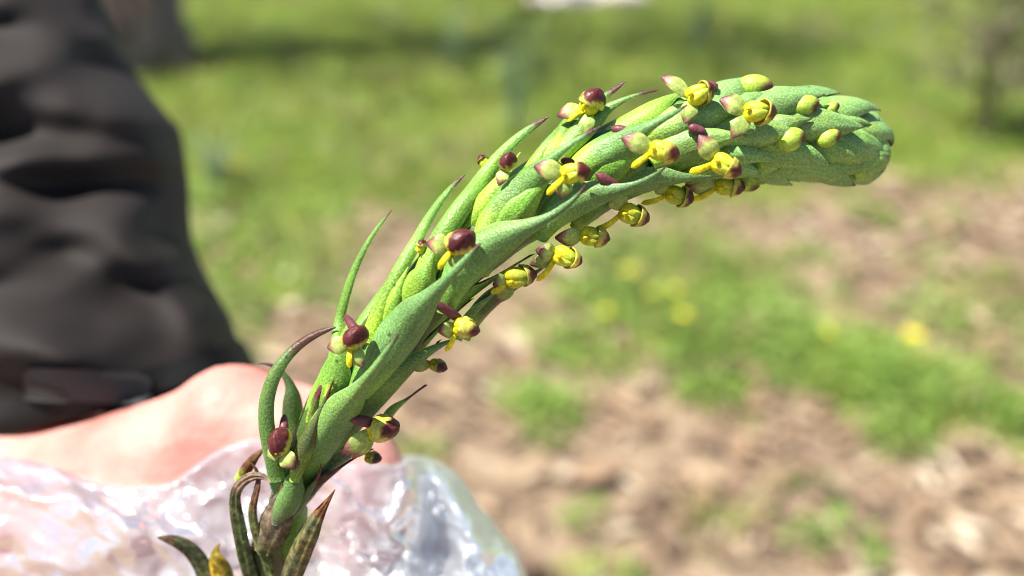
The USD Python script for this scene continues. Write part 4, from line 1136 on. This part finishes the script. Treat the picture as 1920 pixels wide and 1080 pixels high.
bract([(530, 1000), (560, 940), (590, 905), (602, 868)], 16, 'ac', .9, tip=.75, seed=68, mid=(.10, .17, .04), base=(.11, .2, .04), tipc=(.11, .035, .025), name='leaf', depth=[.155, .153, .1515, .1505], face=(.2, .2, .9), streak=.3)
bract([(575, 800), (590, 750), (612, 715), (642, 700)], 9, 'strip', .8, tip=.45, seed=69, mid=(.12, .16, .04), tipc=(.13, .035, .03), name='leaf', depth=[.151, .1495, .1485, .148], face=(-.1, .3, .9), streak=.3)
# --- flowers, from the foot upwards
flower(528, 842, 95, -50, None, 205, 25, .95, .12, spur=[(531, 822), (532, 800), (533, 778)], s1l=1.51, s2l=1.01, fat=1.0, back=-.001)
flower(660, 643, 52, 190, 268, -65, 27, .62, .18, spur=[(670, 622), (656, 604), (648, 592)], s1l=1.62, lipl=1.55, s2l=1.68, ov=(640, 720, 26))
flower(700, 806, 12, 215, None, 235, 29, .40, .55, spur=[(700, 795), (680, 789), (655, 787)], s2l=1.90, dz=.0045)
flower(852, 463, 36, 172, 236, -78, 28, .55, .16, s1l=1.51, lipl=1.45, s2l=1.34, ov=(795, 555, 25))
flower(858, 611, -12, 192, 245, None, 27, .35, .7, spur=[(858, 596), (830, 577), (798, 559)], lipl=1.75, s1l=1.23, fat=1.05, dz=.004)
flower(1063, 328, 12, 165, 225, -105, 28, .12, .4, s1l=1.96, lipl=1.6, s2l=1.34, ov=(985, 415, 27), spur=[(1075, 312), (1062, 303), (1052, 300)])
flower(1102, 205, 52, 190, 217, -92, 27, .40, .2, s1l=1.85, lipl=1.4, s2l=1.68, ov=(1040, 285, 26))
flower(1228, 281, -12, 160, 217, None, 28, .18, .6, s1l=2.07, lipl=1.7, fat=1.05, ov=(1145, 345, 26))
flower(1298, 184, 22, 140, None, -105, 29, .02, .35, s1l=2.24, s2l=1.57, ov=(1225, 235, 24), s1w=.5)
flower(1405, 211, -2, 155, None, -125, 29, .0, .35, s1l=1.79, s2l=1.74, ov=(1345, 240, 24))
flower(1346, 303, -28, 128, 200, None, 28, .18, .6, s1l=1.79, lipl=1.65, ov=(1275, 330, 24))
flower(1047, 476, -22, 165, 232, 200, 29, .12, .7, s1l=1.34, lipl=2.0, fat=1.05, dz=.004)
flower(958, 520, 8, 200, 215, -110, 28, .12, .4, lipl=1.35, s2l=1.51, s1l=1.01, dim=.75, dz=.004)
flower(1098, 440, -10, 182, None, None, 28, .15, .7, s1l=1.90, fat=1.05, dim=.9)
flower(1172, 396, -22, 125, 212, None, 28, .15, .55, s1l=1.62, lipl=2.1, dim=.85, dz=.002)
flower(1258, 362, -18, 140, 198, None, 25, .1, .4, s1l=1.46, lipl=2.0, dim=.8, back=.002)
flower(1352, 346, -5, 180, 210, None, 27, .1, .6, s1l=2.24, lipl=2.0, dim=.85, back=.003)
flower(912, 312, 120, None, None, None, 15, .1, .2, back=.005, s1l=1.34)
flower(950, 314, 70, -110, None, None, 19, .7, .1, s1l=1.79, back=.001)
flower(788, 470, 70, None, None, None, 14, .3, .5, back=.003)
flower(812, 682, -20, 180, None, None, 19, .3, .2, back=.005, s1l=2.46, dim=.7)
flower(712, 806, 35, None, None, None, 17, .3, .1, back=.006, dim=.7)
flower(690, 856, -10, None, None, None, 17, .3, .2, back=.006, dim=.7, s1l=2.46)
# spurs of flowers hidden behind the bracts
for a, b_ in (((958, 416), (1000, 428)), ((1146, 240), (1186, 250)), ((1290, 236), (1322, 250)), ((1118, 326), (1160, 352)), ((1308, 158), (1345, 164))):
    s = spline(np.array([a, b_], float), 8)
    dd, _, _ = surface(s)
    v, f = tube(P(s[:, 0], s[:, 1], dd - .0008), np.array([.25, .75, .95, 1, 1, 1, .9, .6]) * 9.5 * .15 / F, 10)
    put('spur', (v, f), 'petal_look', spike, col=(.20, .06, .075))
bud(1414, 161, 20, -5, .75, L=1.5)
bud(1506, 198, 19, 10, .5, L=1.3)
bud(1481, 262, 21, 25, .45, L=1.15)
bud(1552, 259, 16, 25, .55, L=1.3)
bud(1556, 205, 11, 30, .6, L=1.5)
bud(1400, 338, 20, -30, .35, L=1.1, back=.002)
